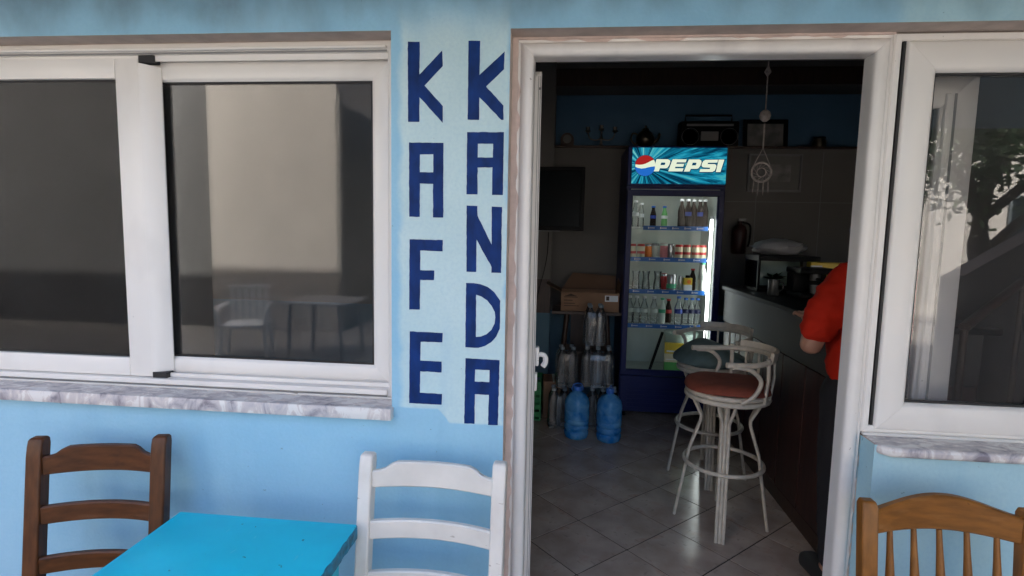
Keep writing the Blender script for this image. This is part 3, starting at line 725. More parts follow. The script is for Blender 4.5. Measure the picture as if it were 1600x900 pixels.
# lit sign: rays bursting from the round emblem, italic letters
def sign_mat():
    m = bpy.data.materials.new('sign_rays'); m.use_nodes = True
    n, l = m.node_tree.nodes, m.node_tree.links; n.clear()
    tc = n.new('ShaderNodeTexCoord'); mp = n.new('ShaderNodeMapping'); mp.inputs['Location'].default_value = (-.575, 0, -1.995)
    l.new(tc.outputs['Object'], mp.inputs[0]); sp = n.new('ShaderNodeSeparateXYZ'); l.new(mp.outputs[0], sp.inputs[0])
    at = n.new('ShaderNodeMath'); at.operation = 'ARCTAN2'; l.new(sp.outputs[2], at.inputs[0]); l.new(sp.outputs[0], at.inputs[1])
    ln_ = n.new('ShaderNodeVectorMath'); ln_.operation = 'LENGTH'; l.new(mp.outputs[0], ln_.inputs[0])
    cb_ = n.new('ShaderNodeCombineXYZ'); l.new(at.outputs[0], cb_.inputs[0]); k = n.new('ShaderNodeMath'); k.operation = 'MULTIPLY'; k.inputs[1].default_value = 1.1
    l.new(ln_.outputs['Value'], k.inputs[0]); l.new(k.outputs[0], cb_.inputs[1])
    nz = n.new('ShaderNodeTexNoise'); nz.inputs['Scale'].default_value = 7.5; nz.inputs['Detail'].default_value = 6; nz.inputs['Roughness'].default_value = .72; l.new(cb_.outputs[0], nz.inputs['Vector'])
    cr = n.new('ShaderNodeValToRGB'); e = cr.color_ramp.elements
    e[0].position = .38; e[0].color = (.001, .008, .025, 1); e[1].position = .66; e[1].color = (.50, .88, .72, 1)
    for p_, c_ in ((.44, (.002, .05, .11)), (.49, (.005, .16, .27)), (.54, (.015, .36, .54)), (.60, (.08, .50, .52))):
        q = cr.color_ramp.elements.new(p_); q.color = (*c_, 1)
    l.new(nz.outputs['Fac'], cr.inputs[0])
    em = n.new('ShaderNodeEmission'); em.inputs[1].default_value = .85*LUM; l.new(cr.outputs[0], em.inputs[0])
    o = n.new('ShaderNodeOutputMaterial'); l.new(em.outputs[0], o.inputs[0]); MATS['sign_rays'] = m
sign_mat()
emit('sign_cream', (.82, .90, .70), .95*LUM); emit('sign_navy', (.004, .06, .13), LUM)
emit('sign_red', (.42, .02, .02), .9*LUM); emit('sign_blue', (.02, .16, .62), .9*LUM)
SX0, SX1, SZ0, SZ1 = .487, 1.188, 1.868, 2.138
sg = fp(MB().box(SX0, SX1, FY0+.004, FY0+.0295, SZ0, SZ1, .002), 'sign', 'sign_rays')
def suv(x, y):
    yt = 90-40*(x-75)/1455; yb_ = 655-35*(x-60)/1450
    return (SX0+(SX1-SX0)*(x-68)/1452, SZ0+(SZ1-SZ0)*(yb_-y)/(yb_-yt))
GL = [([(440, 262), (620, 258), (652, 275), (655, 300), (640, 350), (615, 390), (590, 400), (500, 402), (484, 452), (396, 455)], [[(515, 312), (575, 310), (580, 325), (570, 350), (505, 353)]]),
      ([(690, 255), (905, 250), (893, 296), (757, 300), (750, 325), (870, 322), (858, 366), (738, 370), (730, 396), (864, 392), (850, 440), (630, 447)], []),
      ([(940, 250), (1100, 245), (1130, 260), (1135, 290), (1118, 345), (1090, 385), (1065, 392), (975, 395), (960, 438), (872, 442)], [[(1000, 298), (1055, 296), (1060, 310), (1050, 338), (990, 342)]]),
      ([(1385, 238), (1375, 285), (1235, 290), (1228, 312), (1340, 310), (1362, 325), (1365, 350), (1345, 410), (1310, 432), (1110, 440), (1122, 395), (1265, 390), (1272, 368), (1160, 365), (1140, 345), (1142, 310), (1160, 270), (1190, 248)], []),
      ([(1395, 237), (1480, 234), (1430, 430), (1362, 434)], [])]
for gi, (o_, h_) in enumerate(GL):
    m = MB()
    for q in range(10):
        a = 2*math.pi*q/10; d = .0058; sh_ = (math.cos(a)*d+.001, math.sin(a)*d-.002)
        m.poly([(suv(*p)[0]+sh_[0], suv(*p)[1]+sh_[1]) for p in o_], [], FY0+.0034-.00004*q, FY0+.0045, both=False)
    fp(m, 'letter_outline', 'sign_navy', sg)
    fp(MB().poly([suv(*p) for p in o_], [[suv(*p) for p in h] for h in h_], FY0+.0022, FY0+.0034, both=False), 'sign_letter', 'sign_cream', sg)
ec = suv(268, 370); er = .0775
def lerp(tab, t):
    for (a, va), (b, vb) in zip(tab, tab[1:]):
        if t <= b: return va+(vb-va)*(t-a)/(b-a)
    return tab[-1][1]
W1 = [(-1, .12), (-.6, .08), (-.3, .10), (0, .18), (.3, .33), (.6, .50), (1, .62)]; W2 = [(-1, -.10), (-.7, -.22), (-.35, -.28), (0, -.24), (.35, -.14), (.7, -.08), (1, -.05)]
def disc(lo, hi, m_, y, name, r=er):
    up_, dn = [], []
    for i in range(41):
        t = -1+2*i/40; c = math.sqrt(max(0, 1-t*t)); a, b = max(-c, lo(t, c)), min(c, hi(t, c))
        if b-a > .004: up_.append((ec[0]+t*r, ec[1]+b*r)); dn.append((ec[0]+t*r, ec[1]+a*r))
    fp(MB().poly(dn+up_[::-1], [], y, y+.001, both=False), name, m_, sg)
disc(lambda t, c: -c, lambda t, c: c, 'sign_navy', FY0+.0031, 'emblem_rim', er*1.05)
disc(lambda t, c: -c, lambda t, c: c, 'sign_cream', FY0+.0024, 'emblem')
disc(lambda t, c: lerp(W1, t), lambda t, c: c, 'sign_red', FY0+.0018, 'emblem')
disc(lambda t, c: -c, lambda t, c: lerp(W2, t), 'sign_blue', FY0+.0018, 'emblem')

# --- what stands in the fridge: every can, bottle and glass a thing of its own
def can_mesh(body, band, h=.115, r=.031):
    m = MB(); m.lathe([(r*.82, 0), (r, .008), (r, h*.86), (r*.85, h*.96), (r*.88, h*.975), (r*.8, h*.98)], n=16)
    return m.mesh('can', body, 50), MB().lathe([(r*1.01, h*.80), (r*1.01, h*.865), (r*.86, h*.962)], n=16).mesh('band', band, 50), MB().lathe([(r*1.012, h*.28), (r*1.012, h*.46)], n=16).mesh('print', band, 50)
cc = can_mesh('can_cream', 'can_red')
def can(x, y, z, label, group, meshes, prints=True):
    t = empty('can', (x, y, z)); tag(t, label, 'can', group)
    inst('body', meshes[0], t); inst('rim_band', meshes[1], t)
    if prints: inst('print', meshes[2], t)
YF = FY0+.16
ORD = ('first', 'second', 'third', 'fourth', 'fifth')
for i, x in enumerate((.90, .965, 1.03, 1.085)): can(x, YF+.01*(i % 2), SHZ[1]+.004, f'{ORD[i]} from left of the four red rimmed cream cans at right in the fridge', 'cream cans at right on the second fridge shelf', cc)
for i, x in enumerate((.532, .60)): can(x, YF, SHZ[1]+.004, f'{ORD[i]} from left of the two red rimmed cream cans at left in the fridge', 'cream cans at left on the second fridge shelf', cc)
can(.79, YF+.05, SHZ[1]+.004, 'pinkish red can in the middle of the second fridge shelf', None, can_mesh('can_pink', 'can_pale', .122), False)
can(.725, YF+.08, SHZ[1]+.004, 'pale green can left of the pink can in the fridge', None, can_mesh('can_pale', 'can_silver', .122), False)
can(.848, YF+.06, SHZ[1]+.004, 'silver can right of the pink can in the fridge', None, can_mesh('can_silver', 'can_silver', .118), False)
can(.80, YF+.06, SHZ[2]+.004, 'red can behind the green printed tin on the third fridge shelf', None, can_mesh('can_red', 'can_silver', .135), False)
tn = empty('tin', (.848, YF-.02, SHZ[2]+.004)); tag(tn, 'silver tin with a green print on the third fridge shelf', 'tin')
MB().lathe([(.034, 0), (.037, .004), (.037, .126), (.034, .130)], n=18).build('body', 'can_silver', tn, 50)
MB().lathe([(.0378, .02), (.0378, .055)], n=18).build('print', 'green_cap', tn, 50)
can(.925, YF, SHZ[2]+.004, 'slim silver can beside the yellow carton in the fridge', None, can_mesh('can_silver', 'can_silver', .12, .018), False)
ct = empty('juice_carton', (.975, YF-.02, SHZ[2]+.004)); tag(ct, 'small white and yellow drink carton on the third fridge shelf', 'carton')
MB().box(-.032, .032, -.025, .025, 0, .050, .002).build('lower_print', 'print_white', ct)
MB().box(-.032, .032, -.025, .025, .0505, .105, .002).build('upper_print', 'juice_yellow', ct)
MB().lathe([(.016, 0), (.016, .003)], n=14).build('spot', 'juice_orange', ct).matrix_local = Matrix.Translation((.006, -.0255, .075)) @ Matrix.Rotation(R(90), 4, 'X')
MB().lathe([(.019, .105), (.019, .122), (.017, .125)], n=14).build('cap', 'black_plastic', ct, 50)
def bottle_prof(h, r, neck=.013): return [(r*.88, 0), (r, .01), (r, h*.30), (r*.93, h*.36), (r, h*.42), (r, h*.60), (r*.80, h*.72), (neck, h*.86), (neck, h)]
BOT = {}
def bottle(x, y, z, h, r, body, cap, label, group=None, band=None, name='bottle', neck=.013):
    key = (h, r, body, cap, band, neck)
    if key not in BOT:
        BOT[key] = (MB().lathe(bottle_prof(h, r, neck), n=14).mesh('body', body, 50), MB().lathe([(neck*1.25, h*.955), (neck*1.3, h*.96), (neck*1.3, h*1.025), (neck*1.1, h*1.035)], n=12).mesh('cap', cap, 50),
                    MB().lathe([(r*1.015, h*.42), (r*1.015, h*.57)], n=14).mesh('label_band', band, 50) if band else None)
    t = empty(name, (x, y, z)); tag(t, label, 'bottle', group); a, b, c = BOT[key]
    inst('body', a, t); inst('cap', b, t)
    if c: inst('label_band', c, t)
    return t
for i, x in enumerate((.905, .955, 1.005, 1.055, 1.092)): bottle(x, YF+.03*(x > 1.0), SHZ[0]+.004, .215, .028, 'cola', 'white_cap', f'{ORD[i]} from left of the five dark bottles on the top fridge shelf', 'dark bottles on the top fridge shelf', 'blue_label' if x in (.955, 1.055) else None)
bottle(.545, YF, SHZ[1]+.135, .20, .026, 'bottle_clear', 'white_cap', 'clear bottle at the upper left inside the fridge, nearer the door frame', None, 'print_white').location.z = SHZ[0]+.004
bottle(.60, YF+.08, SHZ[0]+.004, .185, .024, 'bottle_clear', 'white_cap', 'clear bottle at the upper left inside the fridge, the shorter one', None, 'print_white')
bottle(1.082, YF-.04, SHZ[2]+.004, .225, .034, 'milk', 'green_cap', 'white milky bottle standing by the light tube in the fridge', None, 'can_pale', neck=.016)
bottle(1.028, YF+.05, SHZ[2]+.004, .17, .026, 'cola', 'can_red', 'short dark bottle beside the milky bottle in the fridge')
for i, x in enumerate((.53, .588, .648, .725)): bottle(x, YF+.01, SHZ[3]+.004, .215, .030, 'bottle_clear', 'white_cap', f'{ORD[i]} from left of the four clear water bottles on the lowest fridge shelf', 'water bottles at left on the lowest fridge shelf', 'can_pale')
bottle(.915, YF-.02, SHZ[3]+.004, .225, .032, 'bottle_clear', 'blue_cap', 'clear water bottle with a blue label band on the lowest fridge shelf', None, 'blue_label')
for i, x in enumerate((.99, 1.04, 1.085)): bottle(x, YF+.07, SHZ[3]+.004, .205, .028, 'bottle_clear', 'blue_cap', f'{ORD[i]} from left of the three dark labelled bottles on the lowest fridge shelf', 'dark labelled bottles at right on the lowest fridge shelf', 'fridge_dark')
def carafe(x, y, z, label, group):
    t = empty('glass', (x, y, z)); tag(t, label, 'glass', group)
    p = [(.030, 0), (.033, .006), (.030, .05), (.024, .095), (.026, .125), (.032, .150)]
    MB().lathe(p+[(r-.003, zz) for r, zz in reversed(p[1:])]+[(.001, .008)], n=18).build('bowl', 'bottle_clear', t, 60)
    MB().lathe([(.0, .0005), (.031, .0005), (.031, .006), (.0, .006)], n=18).build('base', 'bottle_clear', t, 60)
for i, x in enumerate((.57, .65, .742)): carafe(x, YF, SHZ[2]+.004, f'{ORD[i]} from left of the three waisted glasses on the third fridge shelf', 'glasses on the third fridge shelf')
for x, lab, bd, nd in ((.70, 'small dark bottle alone in the middle of the top fridge shelf', 'cola', 'blue_label'), (.79, 'green soda bottle left of the dark bottles on the top fridge shelf', 'carton_green', 'print_white')):
    bottle(x, YF+.10, SHZ[0]+.004, .165, .025, bd, 'blue_cap', lab, None, nd)
can(.665, YF+.06, SHZ[1]+.004, 'orange can between the cream cans and the pale can in the fridge', None, can_mesh('juice_orange', 'can_silver', .115), False)
bottle(.80, YF+.06, SHZ[3]+.004, .20, .029, 'can_pale', 'green_cap', 'pale green bottle in the middle of the lowest fridge shelf', None, 'green_cap')
bottle(.856, YF+.09, SHZ[3]+.004, .19, .027, 'cola', 'can_red', 'dark bottle with red label in the middle of the lowest fridge shelf', None, 'can_red')
tu = empty('plastic_tub', (.985, YF+.16, .3455)); tag(tu, 'pale green plastic tub at the bottom of the fridge', 'tub')
MB().lathe([(.110, 0), (.118, .004), (.130, .30), (.126, .302)], n=28).build('body', 'tub_green', tu, 50); MB().lathe([(.134, .296), (.136, .30), (.136, .32), (.128, .326)], n=28).build('lid', 'tub_green', tu, 50)
yb_ = empty('juice_box', (.90, YF+.0, .3455), R(-6)); tag(yb_, 'yellow and green printed box standing at the bottom of the fridge', 'box')
MB().box(-.075, .075, -.025, .025, 0, .10, .002).build('lower_print', 'carton_green', yb_); MB().box(-.075, .075, -.025, .025, .1005, .17, .002).build('middle_print', 'can_cream', yb_)
MB().box(-.075, .075, -.025, .025, .1705, .255, .002).build('upper_print', 'juice_yellow', yb_); MB().box(-.06, .03, -.0262, -.0255, .185, .198).box(-.06, .05, -.0262, -.0255, .12, .128).build('print', 'print_white', yb_)
o = MB().box(-.011, .011, -.006, .006, 0, .36, .002).build('ice_scraper', 'black_plastic', None); o.location = (.70, YF-.02, .3465); o.rotation_euler = (0, R(16), 0)
tag(o, 'dark flat stick leaning inside the bottom of the fridge', 'stick')

# --- television on the pier
tv = empty('television', (-.26, 2.93, 1.475)); tag(tv, 'black flat television on the wall left of the fridge', 'television')
MB().rect_sweep(-.365, .365, .055, .515, [(0, .06), (0, .006), (.004, 0), (.030, 0), (.034, .004), (.034, .06)]).build('bezel', 'black_plastic', tv, 40)
MB().box(-.366, .366, .008, .05, .054, .516).build('screen', 'screen_black', tv)
MB().box(-.10, .10, .0505, .149, .20, .36, .004).build('bracket', 'black_plastic', tv)
MB().box(-.20, .20, -.004, .01, .012, .02).build('speaker_slot', 'grey_groove', tv)
cbl = MB().tube(smooth_path([(-.155, 2.99, 1.48), (-.16, 3.0, 1.3), (-.19, 3.0, 1.12), (-.24, 3.02, .9), (-.3, 3.04, .4)]), .004, 6).build('power_cable', 'black_plastic', None, 60)
tag(cbl, 'thin black cable hanging below the television', 'cable')

# --- cardboard box on a wooden stand, cartons and crate below
sd_ = empty('wooden_stand', (.20, 2.92, 0)); tag(sd_, 'dark wooden stand under the open cardboard box', 'stand')
MB().box(-.30, .27, -.19, .19, .815, .842, .003).build('top', 'dark_wood', sd_)
for sx in (-1, 1):
    for sy in (-1, 1): MB().tube([(-.015+sx*.23, sy*.16, 0), (-.015+sx*.16, sy*.14, .8145)], .02, 8).build('leg', 'dark_wood', sd_, 50)
    MB().box(-.21, .18, sx*.15-.01, sx*.15+.01, .45, .50).build('rail', 'dark_wood', sd_)
MB().box(-.14, .10, .12, .134, .14, .812).build('back_panel', 'dark_wood', sd_)
bx = empty('cardboard_box', (.205, 2.90, .8425)); tag(bx, 'open brown cardboard box with raised flaps left of the fridge', 'box')
m = MB(); m.box(-.235, .235, -.15, -.146, 0, .152); m.box(-.235, .235, .146, .15, 0, .152); m.box(-.235, -.231, -.1455, .1455, 0, .152); m.box(.231, .235, -.1455, .1455, 0, .152); m.box(-.23, .23, -.145, .145, .0005, .004)
m.build('body', 'cardboard', bx)
def flap(pts, name='flap'):
    V = [Vector(p) for p in pts]; nrm = (V[1]-V[0]).cross(V[2]-V[0]).normalized()*.004
    MB().add(V+[v+nrm for v in V], [(0, 1, 2, 3), (7, 6, 5, 4)]+[(i, (i+1) % 4, 4+(i+1) % 4, 4+i) for i in range(4)]).build(name, 'cardboard_dark', bx)
flap([(-.235, -.14, .153), (-.235, .14, .153), (-.36, .14, .215), (-.36, -.14, .215)])
flap([(-.23, .148, .153), (.23, .148, .153), (.23, .20, .27), (-.14, .20, .29)])
flap([(.233, -.14, .153), (.233, .14, .153), (.245, .14, .26), (.245, -.14, .22)])
MB().box(.12, .225, -.1512, -.1503, .085, .135).build('shipping_label', 'print_white', bx)
MB().box(.13, .155, -.1518, -.1513, .095, .128).build('label_print', 'print_dark', bx)
for z, a, b in ((.122, -.20, -.11), (.112, -.21, -.10), (.085, -.21, -.14), (.06, -.21, -.12), (.04, -.21, -.09)): MB().box(a, b, -.1512, -.1503, z, z+.006).build('print', 'print_dark', bx)
MB().poly([(-.19, .128), (-.155, .143), (-.12, .128)], [], -.1512, -.1503).build('print', 'print_dark', bx)
c2 = empty('carton', (-.055, 2.66, 0), R(4)); tag(c2, 'low brown carton on the floor behind the water packs', 'carton')
MB().box(-.10, .10, -.12, .12, 0, .30, .003).build('body', 'cardboard', c2); MB().box(-.025, .025, -.122, .122, .298, .302).build('tape', 'can_pale', c2)
gc = empty('green_crate', (-.235, 2.62, 0)); tag(gc, 'green plastic crate on the floor by the door leaf', 'crate')
m = MB(); m.box(-.13, .07, -.15, .15, 0, .012)
for z in (.05, .11, .17, .23, .29):
    m.box(-.13, .07, -.15, -.142, z-.02, z+.02); m.box(-.13, .07, .142, .15, z-.02, z+.02); m.box(.062, .07, -.1415, .1415, z-.02, z+.02); m.box(-.13, -.122, -.1415, .1415, z-.02, z+.02)
for x in (-.126, -.03, .066):
    for y in (-.146, .146): m.box(x-.006, x+.006, y-.006, y+.006, .0125, .31)
m.build('basket', 'crate_green', gc)

# --- shrink wrapped packs of water and two big blue jugs
wb_me = MB().lathe([(.034, 0), (.041, .010), (.041, .05), (.038, .056), (.041, .062), (.041, .095), (.038, .102), (.041, .11), (.041, .205), (.036, .238), (.020, .268), (.014, .282), (.014, .296)], n=14).mesh('bottle', 'bottle_clear', 50)
wc_me = MB().lathe([(.016, .286), (.017, .288), (.017, .303), (.014, .306)], n=10).mesh('cap', 'pack_cap', 50)
def pack(x, y, z, nx_, ny_, rz, label, dark=False):
    t = empty('water_pack', (x, y, z), rz); tag(t, label, 'water pack', 'shrink wrapped water packs')
    for i in range(nx_):
        for j in range(ny_):
            b = inst('bottle', wb_me, t, ((i-(nx_-1)/2)*.082, (j-(ny_-1)/2)*.082, .001)); inst('cap', wc_me, b)
    hx, hy = nx_*.041+.003, ny_*.041+.003; m = MB(); L = []; n = 28
    for z_, k in ((0, 1.0), (.06, 1.0), (.15, .985), (.21, .96), (.25, .86), (.275, .72)):
        row = []
        for q in range(n):
            a = 2*math.pi*q/n; c, s_ = math.cos(a), math.sin(a); e = (abs(c)**5+abs(s_)**5)**(-1/5); wob = 1+random.uniform(-.012, .012)
            row.append((c*e*hx*k*wob, s_*e*hy*k*wob, z_+random.uniform(-.004, .004)*(z_ > 0)))
        L.append(row)
    V = [p for r_ in L for p in r_]; F = [(i*n+q, i*n+(q+1) % n, (i+1)*n+(q+1) % n, (i+1)*n+q) for i in range(len(L)-1) for q in range(n)]
    m.add(V, F).build('film', 'film', t)
pack(.020, 2.39, 0, 3, 2, R(3), 'clear water pack on the floor at left, behind the left jug')
pack(.315, 2.42, 0, 3, 2, R(-5), 'clear water pack on the floor behind the right jug')
pack(.03, 2.40, .318, 2, 2, R(8), 'small clear water pack on top of the left stack')
pack(.265, 2.43, .318, 3, 2, R(-2), 'clear water pack lying second in the right stack')
pack(.235, 2.45, .636, 2, 2, R(2), 'topmost clear water pack of the stack left of the fridge')
def jug(x, y, rz, label):
    t = empty('water_jug', (x, y, 0), rz); tag(t, label, 'water jug', 'big blue water jugs')
    p = [(.064, 0), (.080, .010), (.086, .03)]
    for k in range(4):
        z = .05+.045*k; p += [(.088, z), (.078, z+.012), (.088, z+.026)]
    p += [(.089, .235), (.088, .265), (.080, .295), (.060, .322), (.030, .340), (.024, .355)]
    MB().lathe(p, n=24).build('body', 'jug_blue', t, 60)
    MB().lathe([(.027, .350), (.029, .353), (.029, .378), (.026, .382)], n=16).build('cap', 'blue_cap', t, 50)
    MB().tube([(-.03, 0, .345), (-.045, 0, .36), (-.03, 0, .395), (0, 0, .402), (.03, 0, .395), (.045, 0, .36), (.03, 0, .345)], .004, 6).build('handle', 'blue_cap', t, 50)
    MB().lathe([(.0885, .15), (.0895, .155), (.0895, .205), (.0885, .21)], n=24).build('label_band', 'jug_blue', t, 50)
jug(.112, 2.165, R(20), 'left of the two blue water jugs on the tiled floor'); jug(.342, 2.135, R(70), 'right of the two blue water jugs, next to the fridge')

# --- objects on the high ledge
LZ = 2.2455
cd = empty('candelabra', (.285, 3.38, LZ)); tag(cd, 'three armed metal candelabra on the high ledge', 'candelabra')
MB().lathe([(.055, 0), (.05, .012), (.014, .03), (.010, .07), (.018, .085), (.009, .10), (.009, .15)], n=16).build('stem', 'pewter', cd, 50)
for sx in (-1, 1): MB().tube(smooth_path([(0, 0, .085), (sx*.05, 0, .07), (sx*.10, 0, .085), (sx*.12, 0, .135)]), .006, 8).build('arm', 'pewter', cd, 60)
for x, z in ((-.12, .135), (0, .15), (.12, .135)): MB().lathe([(.008, 0), (.026, .012), (.022, .02), (.016, .022), (.018, .05), (.013, .052)], (x, 0, z), 14).build('candle_cup', 'pewter', cd, 50)
pt = empty('teapot', (.675, 3.38, LZ)); tag(pt, 'dark metal teapot on the ledge left of the radio', 'teapot')
MB().lathe([(.045, 0), (.05, .008), (.078, .05), (.082, .09), (.06, .135), (.035, .15), (.03, .155)], n=20).build('body', 'brass_dark', pt, 50)
MB().lathe([(.033, .155), (.028, .17), (.008, .178), (.012, .19), (.006, .2)], n=14).build('lid', 'brass_dark', pt, 50)
MB().tube(smooth_path([(-.07, 0, .12), (-.11, 0, .13), (-.125, 0, .08), (-.09, 0, .035), (-.072, 0, .05)]), .008, 8).build('handle', 'brass_dark', pt, 60)
MB().tube(smooth_path([(.07, 0, .05), (.11, 0, .08), (.125, 0, .13)]), [.016]*6+[.012]*6+[.008], 8).build('spout', 'brass_dark', pt, 60)
clk = empty('mantel_clock', (-.02, 3.38, LZ)); tag(clk, 'small round topped dark clock at the left end of the ledge', 'clock')
MB().poly([(-.06, 0), (.06, 0), (.06, .07)]+[(.06*math.cos(R(a)), .07+.06*math.sin(R(a))) for a in range(15, 180, 15)]+[(-.06, .07)], [], -.03, .03).build('case', 'dark_wood', clk)
MB().lathe([(.038, 0), (.038, .003)], n=20).build('dial', 'picture_mount', clk).matrix_local = Matrix.Translation((0, -.0305, .075)) @ Matrix.Rotation(R(90), 4, 'X')
rd = empty('radio', (1.22, 3.40, LZ)); tag(rd, 'dark portable radio with two round speakers on the ledge above the fridge', 'radio')
MB().box(-.25, .25, -.07, .07, 0, .23, .012, 2).build('case', 'black_plastic', rd)
for sx in (-1, 1):
    q = MB().lathe([(.0, 0), (.062, 0), (.062, .006), (.070, .010), (.074, .004), (.074, 0)], n=24).build('speaker', 'screen_black', rd, 50); q.matrix_local = Matrix.Translation((sx*.165, -.0705, .095)) @ Matrix.Rotation(R(90), 4, 'X')
    q = MB().tube([(.072*math.cos(R(a)), .072*math.sin(R(a)), .008) for a in range(0, 360, 15)], .003, 6, closed=True).build('speaker_ring', 'can_silver', rd, 60); q.matrix_local = Matrix.Translation((sx*.165, -.0705, .095)) @ Matrix.Rotation(R(90), 4, 'X')
MB().box(-.075, .075, -.076, -.0705, .06, .14, .003).build('cassette_door', 'grey_groove', rd); MB().box(-.2, .2, -.076, -.0705, .185, .205, .002).build('dial', 'grey_groove', rd)
MB().tube([(-.2, 0, .23), (-.2, 0, .29), (.2, 0, .29), (.2, 0, .23)], .009, 8).build('handle', 'black_plastic', rd)
def frame(name, loc, w_, h_, bw, fm, lab, tilt=0, mount=.04):
    t = empty(name, loc); tag(t, lab, 'picture'); t.rotation_euler.x = tilt
    MB().rect_sweep(-w_/2+bw, w_/2-bw, bw, h_-bw, [(0, .02), (0, .004), (.004, 0), (bw, 0), (bw, .02)]).build('frame', fm, t)
    MB().box(-w_/2+bw, w_/2-bw, .010, .014, bw, h_-bw).build('mount', 'picture_mount', t)
    MB().box(-w_/2+bw+mount, w_/2-bw-mount, .0085, .0098, bw+mount, h_-bw-mount).build('print', 'paper_art', t)
frame('picture_frame', (1.73, 3.43, LZ), .38, .27, .035, 'black_plastic', 'dark framed picture standing on the high ledge', R(-6), .004)
frame('picture_frame', (1.755, RY1-.024, 1.862), .44, .32, .018, 'grey_groove', 'light framed picture hanging on the back wall right of the fridge', 0, .07)
jr = empty('jar', (2.17, 3.40, LZ)); tag(jr, 'small dark jar at the right end of the ledge', 'jar')
MB().lathe([(.05, 0), (.055, .01), (.055, .07), (.045, .09)], n=16).build('body', 'brass_dark', jr, 50); MB().lathe([(.048, .09), (.048, .105), (.01, .11)], n=16).build('lid', 'black_plastic', jr, 50)
# dream catcher hanging from the ceiling
dc = empty('dream_catcher', (.97, 1.20, 1.80)); tag(dc, 'dream catcher hanging on a cord inside the doorway', 'dream catcher')
MB().tube([(0, 0, RZ-1.80), (0, 0, .30)], .0035, 5).tube([(0, 0, .24), (.0, 0, .12)], .004, 5).build('cord', 'woven', dc)
MB().lathe([(.01, 0), (.022, .01), (.028, .028), (.022, .046), (.01, .056)], (0, 0, .25), 14).build('ball', 'woven', dc, 50)
MB().tube([(0, 0, .47), (.012, 0, .49), (0, 0, .52), (-.012, 0, .49)], .006, 6, closed=True).build('knot', 'woven', dc)
for s_ in (-1, 1): MB().tube([(0, 0, .12), (s_*.042, 0, .03)], .002, 5).build('string', 'woven', dc)
MB().tube([(.048*math.cos(R(a)), 0, .048*math.sin(R(a))) for a in range(0, 360, 15)], .006, 6, closed=True).build('ring', 'woven', dc, 60)
MB().tube([(.022*math.cos(R(a)), 0, .022*math.sin(R(a))) for a in range(0, 360, 20)], .0025, 5, closed=True).build('inner_ring', 'woven', dc, 60)
m = MB()
for k in range(12):
    a, b = R(30*k), R(30*k+75); m.tube([(.046*math.cos(a), 0, .046*math.sin(a)), (.022*math.cos(b), 0, .022*math.sin(b))], .0012, 4)
m.build('web', 'woven', dc)
for x, L_ in ((-.035, .07), (-.012, .085), (.012, .08), (.035, .07)): MB().tube([(x, 0, -.035), (x, 0, -.055), (x*1.05, 0, -.035-L_*.6), (x*1.1, 0, -.035-L_)], [.002, .007, .009, .001], 6, flat=.3).build('feather', 'woven', dc)

# --- bar counter along the right side
bc = empty('bar_counter', (1.5, 1.75, 0)); tag(bc, 'dark wooden bar counter with grey upper panel along the right side', 'counter')
bpy.context.view_layer.update(); binv = bc.matrix_world.inverted()
def bpart(mb, name, m_, smooth=None, parent=bc):
    o = mb.build(name, m_, None, smooth); o.parent = parent; o.matrix_parent_inverse = binv if parent is bc else I4; return o
bpart(MB().box(1.225, 1.80, .80, 2.52, .0, .842), 'base', 'bar_front')
for k in range(6): bpart(MB().box(1.207, 1.2245, .805+.286*k, 1.085+.286*k, .09, .838, .004), 'front_board', 'bar_front')
bpart(MB().box(1.212, 1.2245, .80, 2.52, .001, .088, .003), 'plinth', 'dark_wood')
bpart(MB().box(1.200, 1.80, .79, 2.53, .8425, 1.075, .004), 'upper_panel', 'bar_panel')
bpart(MB().box(1.185, 1.86, .77, 2.55, 1.0755, 1.105, .006, 2), 'worktop', 'black_plastic')
CT = 1.1055
# glass display case with bag on top, plant, jars, machine, yellow box
dcse = empty('display_case', (1.50, 2.28, CT)); tag(dcse, 'dark framed glass case on the far end of the counter', 'display case')
m = MB()
for x in (-.19, .19):
    for y in (-.13, .13): m.box(x-.008, x+.008, y-.008, y+.008, .02, .21)
m.box(-.20, .20, -.14, .14, 0, .02); m.box(-.20, .20, -.14, .14, .21, .245)
m.build('case_frame', 'black_plastic', dcse); MB().box(-.182, .182, -.134, -.131, .021, .209).build('pane', 'clear_glass', dcse); MB().box(-.194, -.191, -.122, .122, .021, .209).build('pane', 'clear_glass', dcse)
MB().box(-.18, .18, .125, .13, .021, .209).build('back_plate', 'tub_green', dcse)
pl = empty('potted_plant', (1.47, 2.30, CT+.0205)); tag(pl, 'small dark leafy plant inside the glass case on the counter', 'plant')
MB().lathe([(.03, 0), (.04, .05), (.042, .05), (.036, .048)], n=14).build('pot', 'terracotta', pl, 50)
m = MB()
for k in range(16):
    a = random.uniform(0, 6.28); el = random.uniform(.1, .75); L_ = random.uniform(.06, .10); d = Vector((math.cos(a)*math.cos(el), math.sin(a)*math.cos(el), math.sin(el))); p = Vector((0, 0, .05)); s_ = d.cross(Vector((0, 0, 1))).normalized()*.016
    q = p+d*L_*.5+Vector((0, 0, .01)); e = p+d*L_; m.add([p, q+s_, e, q-s_], [(0, 1, 2, 3)])
m.build('leaves', 'leaf_dark', pl)
bg = MB(); V = []; F = []; n = 18; rows = 9
for i in range(rows):
    t = i/(rows-1); rr = math.sin(math.pi*(.06+.90*t))**.6
    for j in range(n):
        a = 2*math.pi*j/n; w_ = 1+random.uniform(-.16, .16); V.append((math.cos(a)*.17*rr*w_, math.sin(a)*.10*rr*w_, .11*t+random.uniform(-.008, .008)*(0 < t)))
for i in range(rows-1):
    for j in range(n): F.append((i*n+j, i*n+(j+1) % n, (i+1)*n+(j+1) % n, (i+1)*n+j))
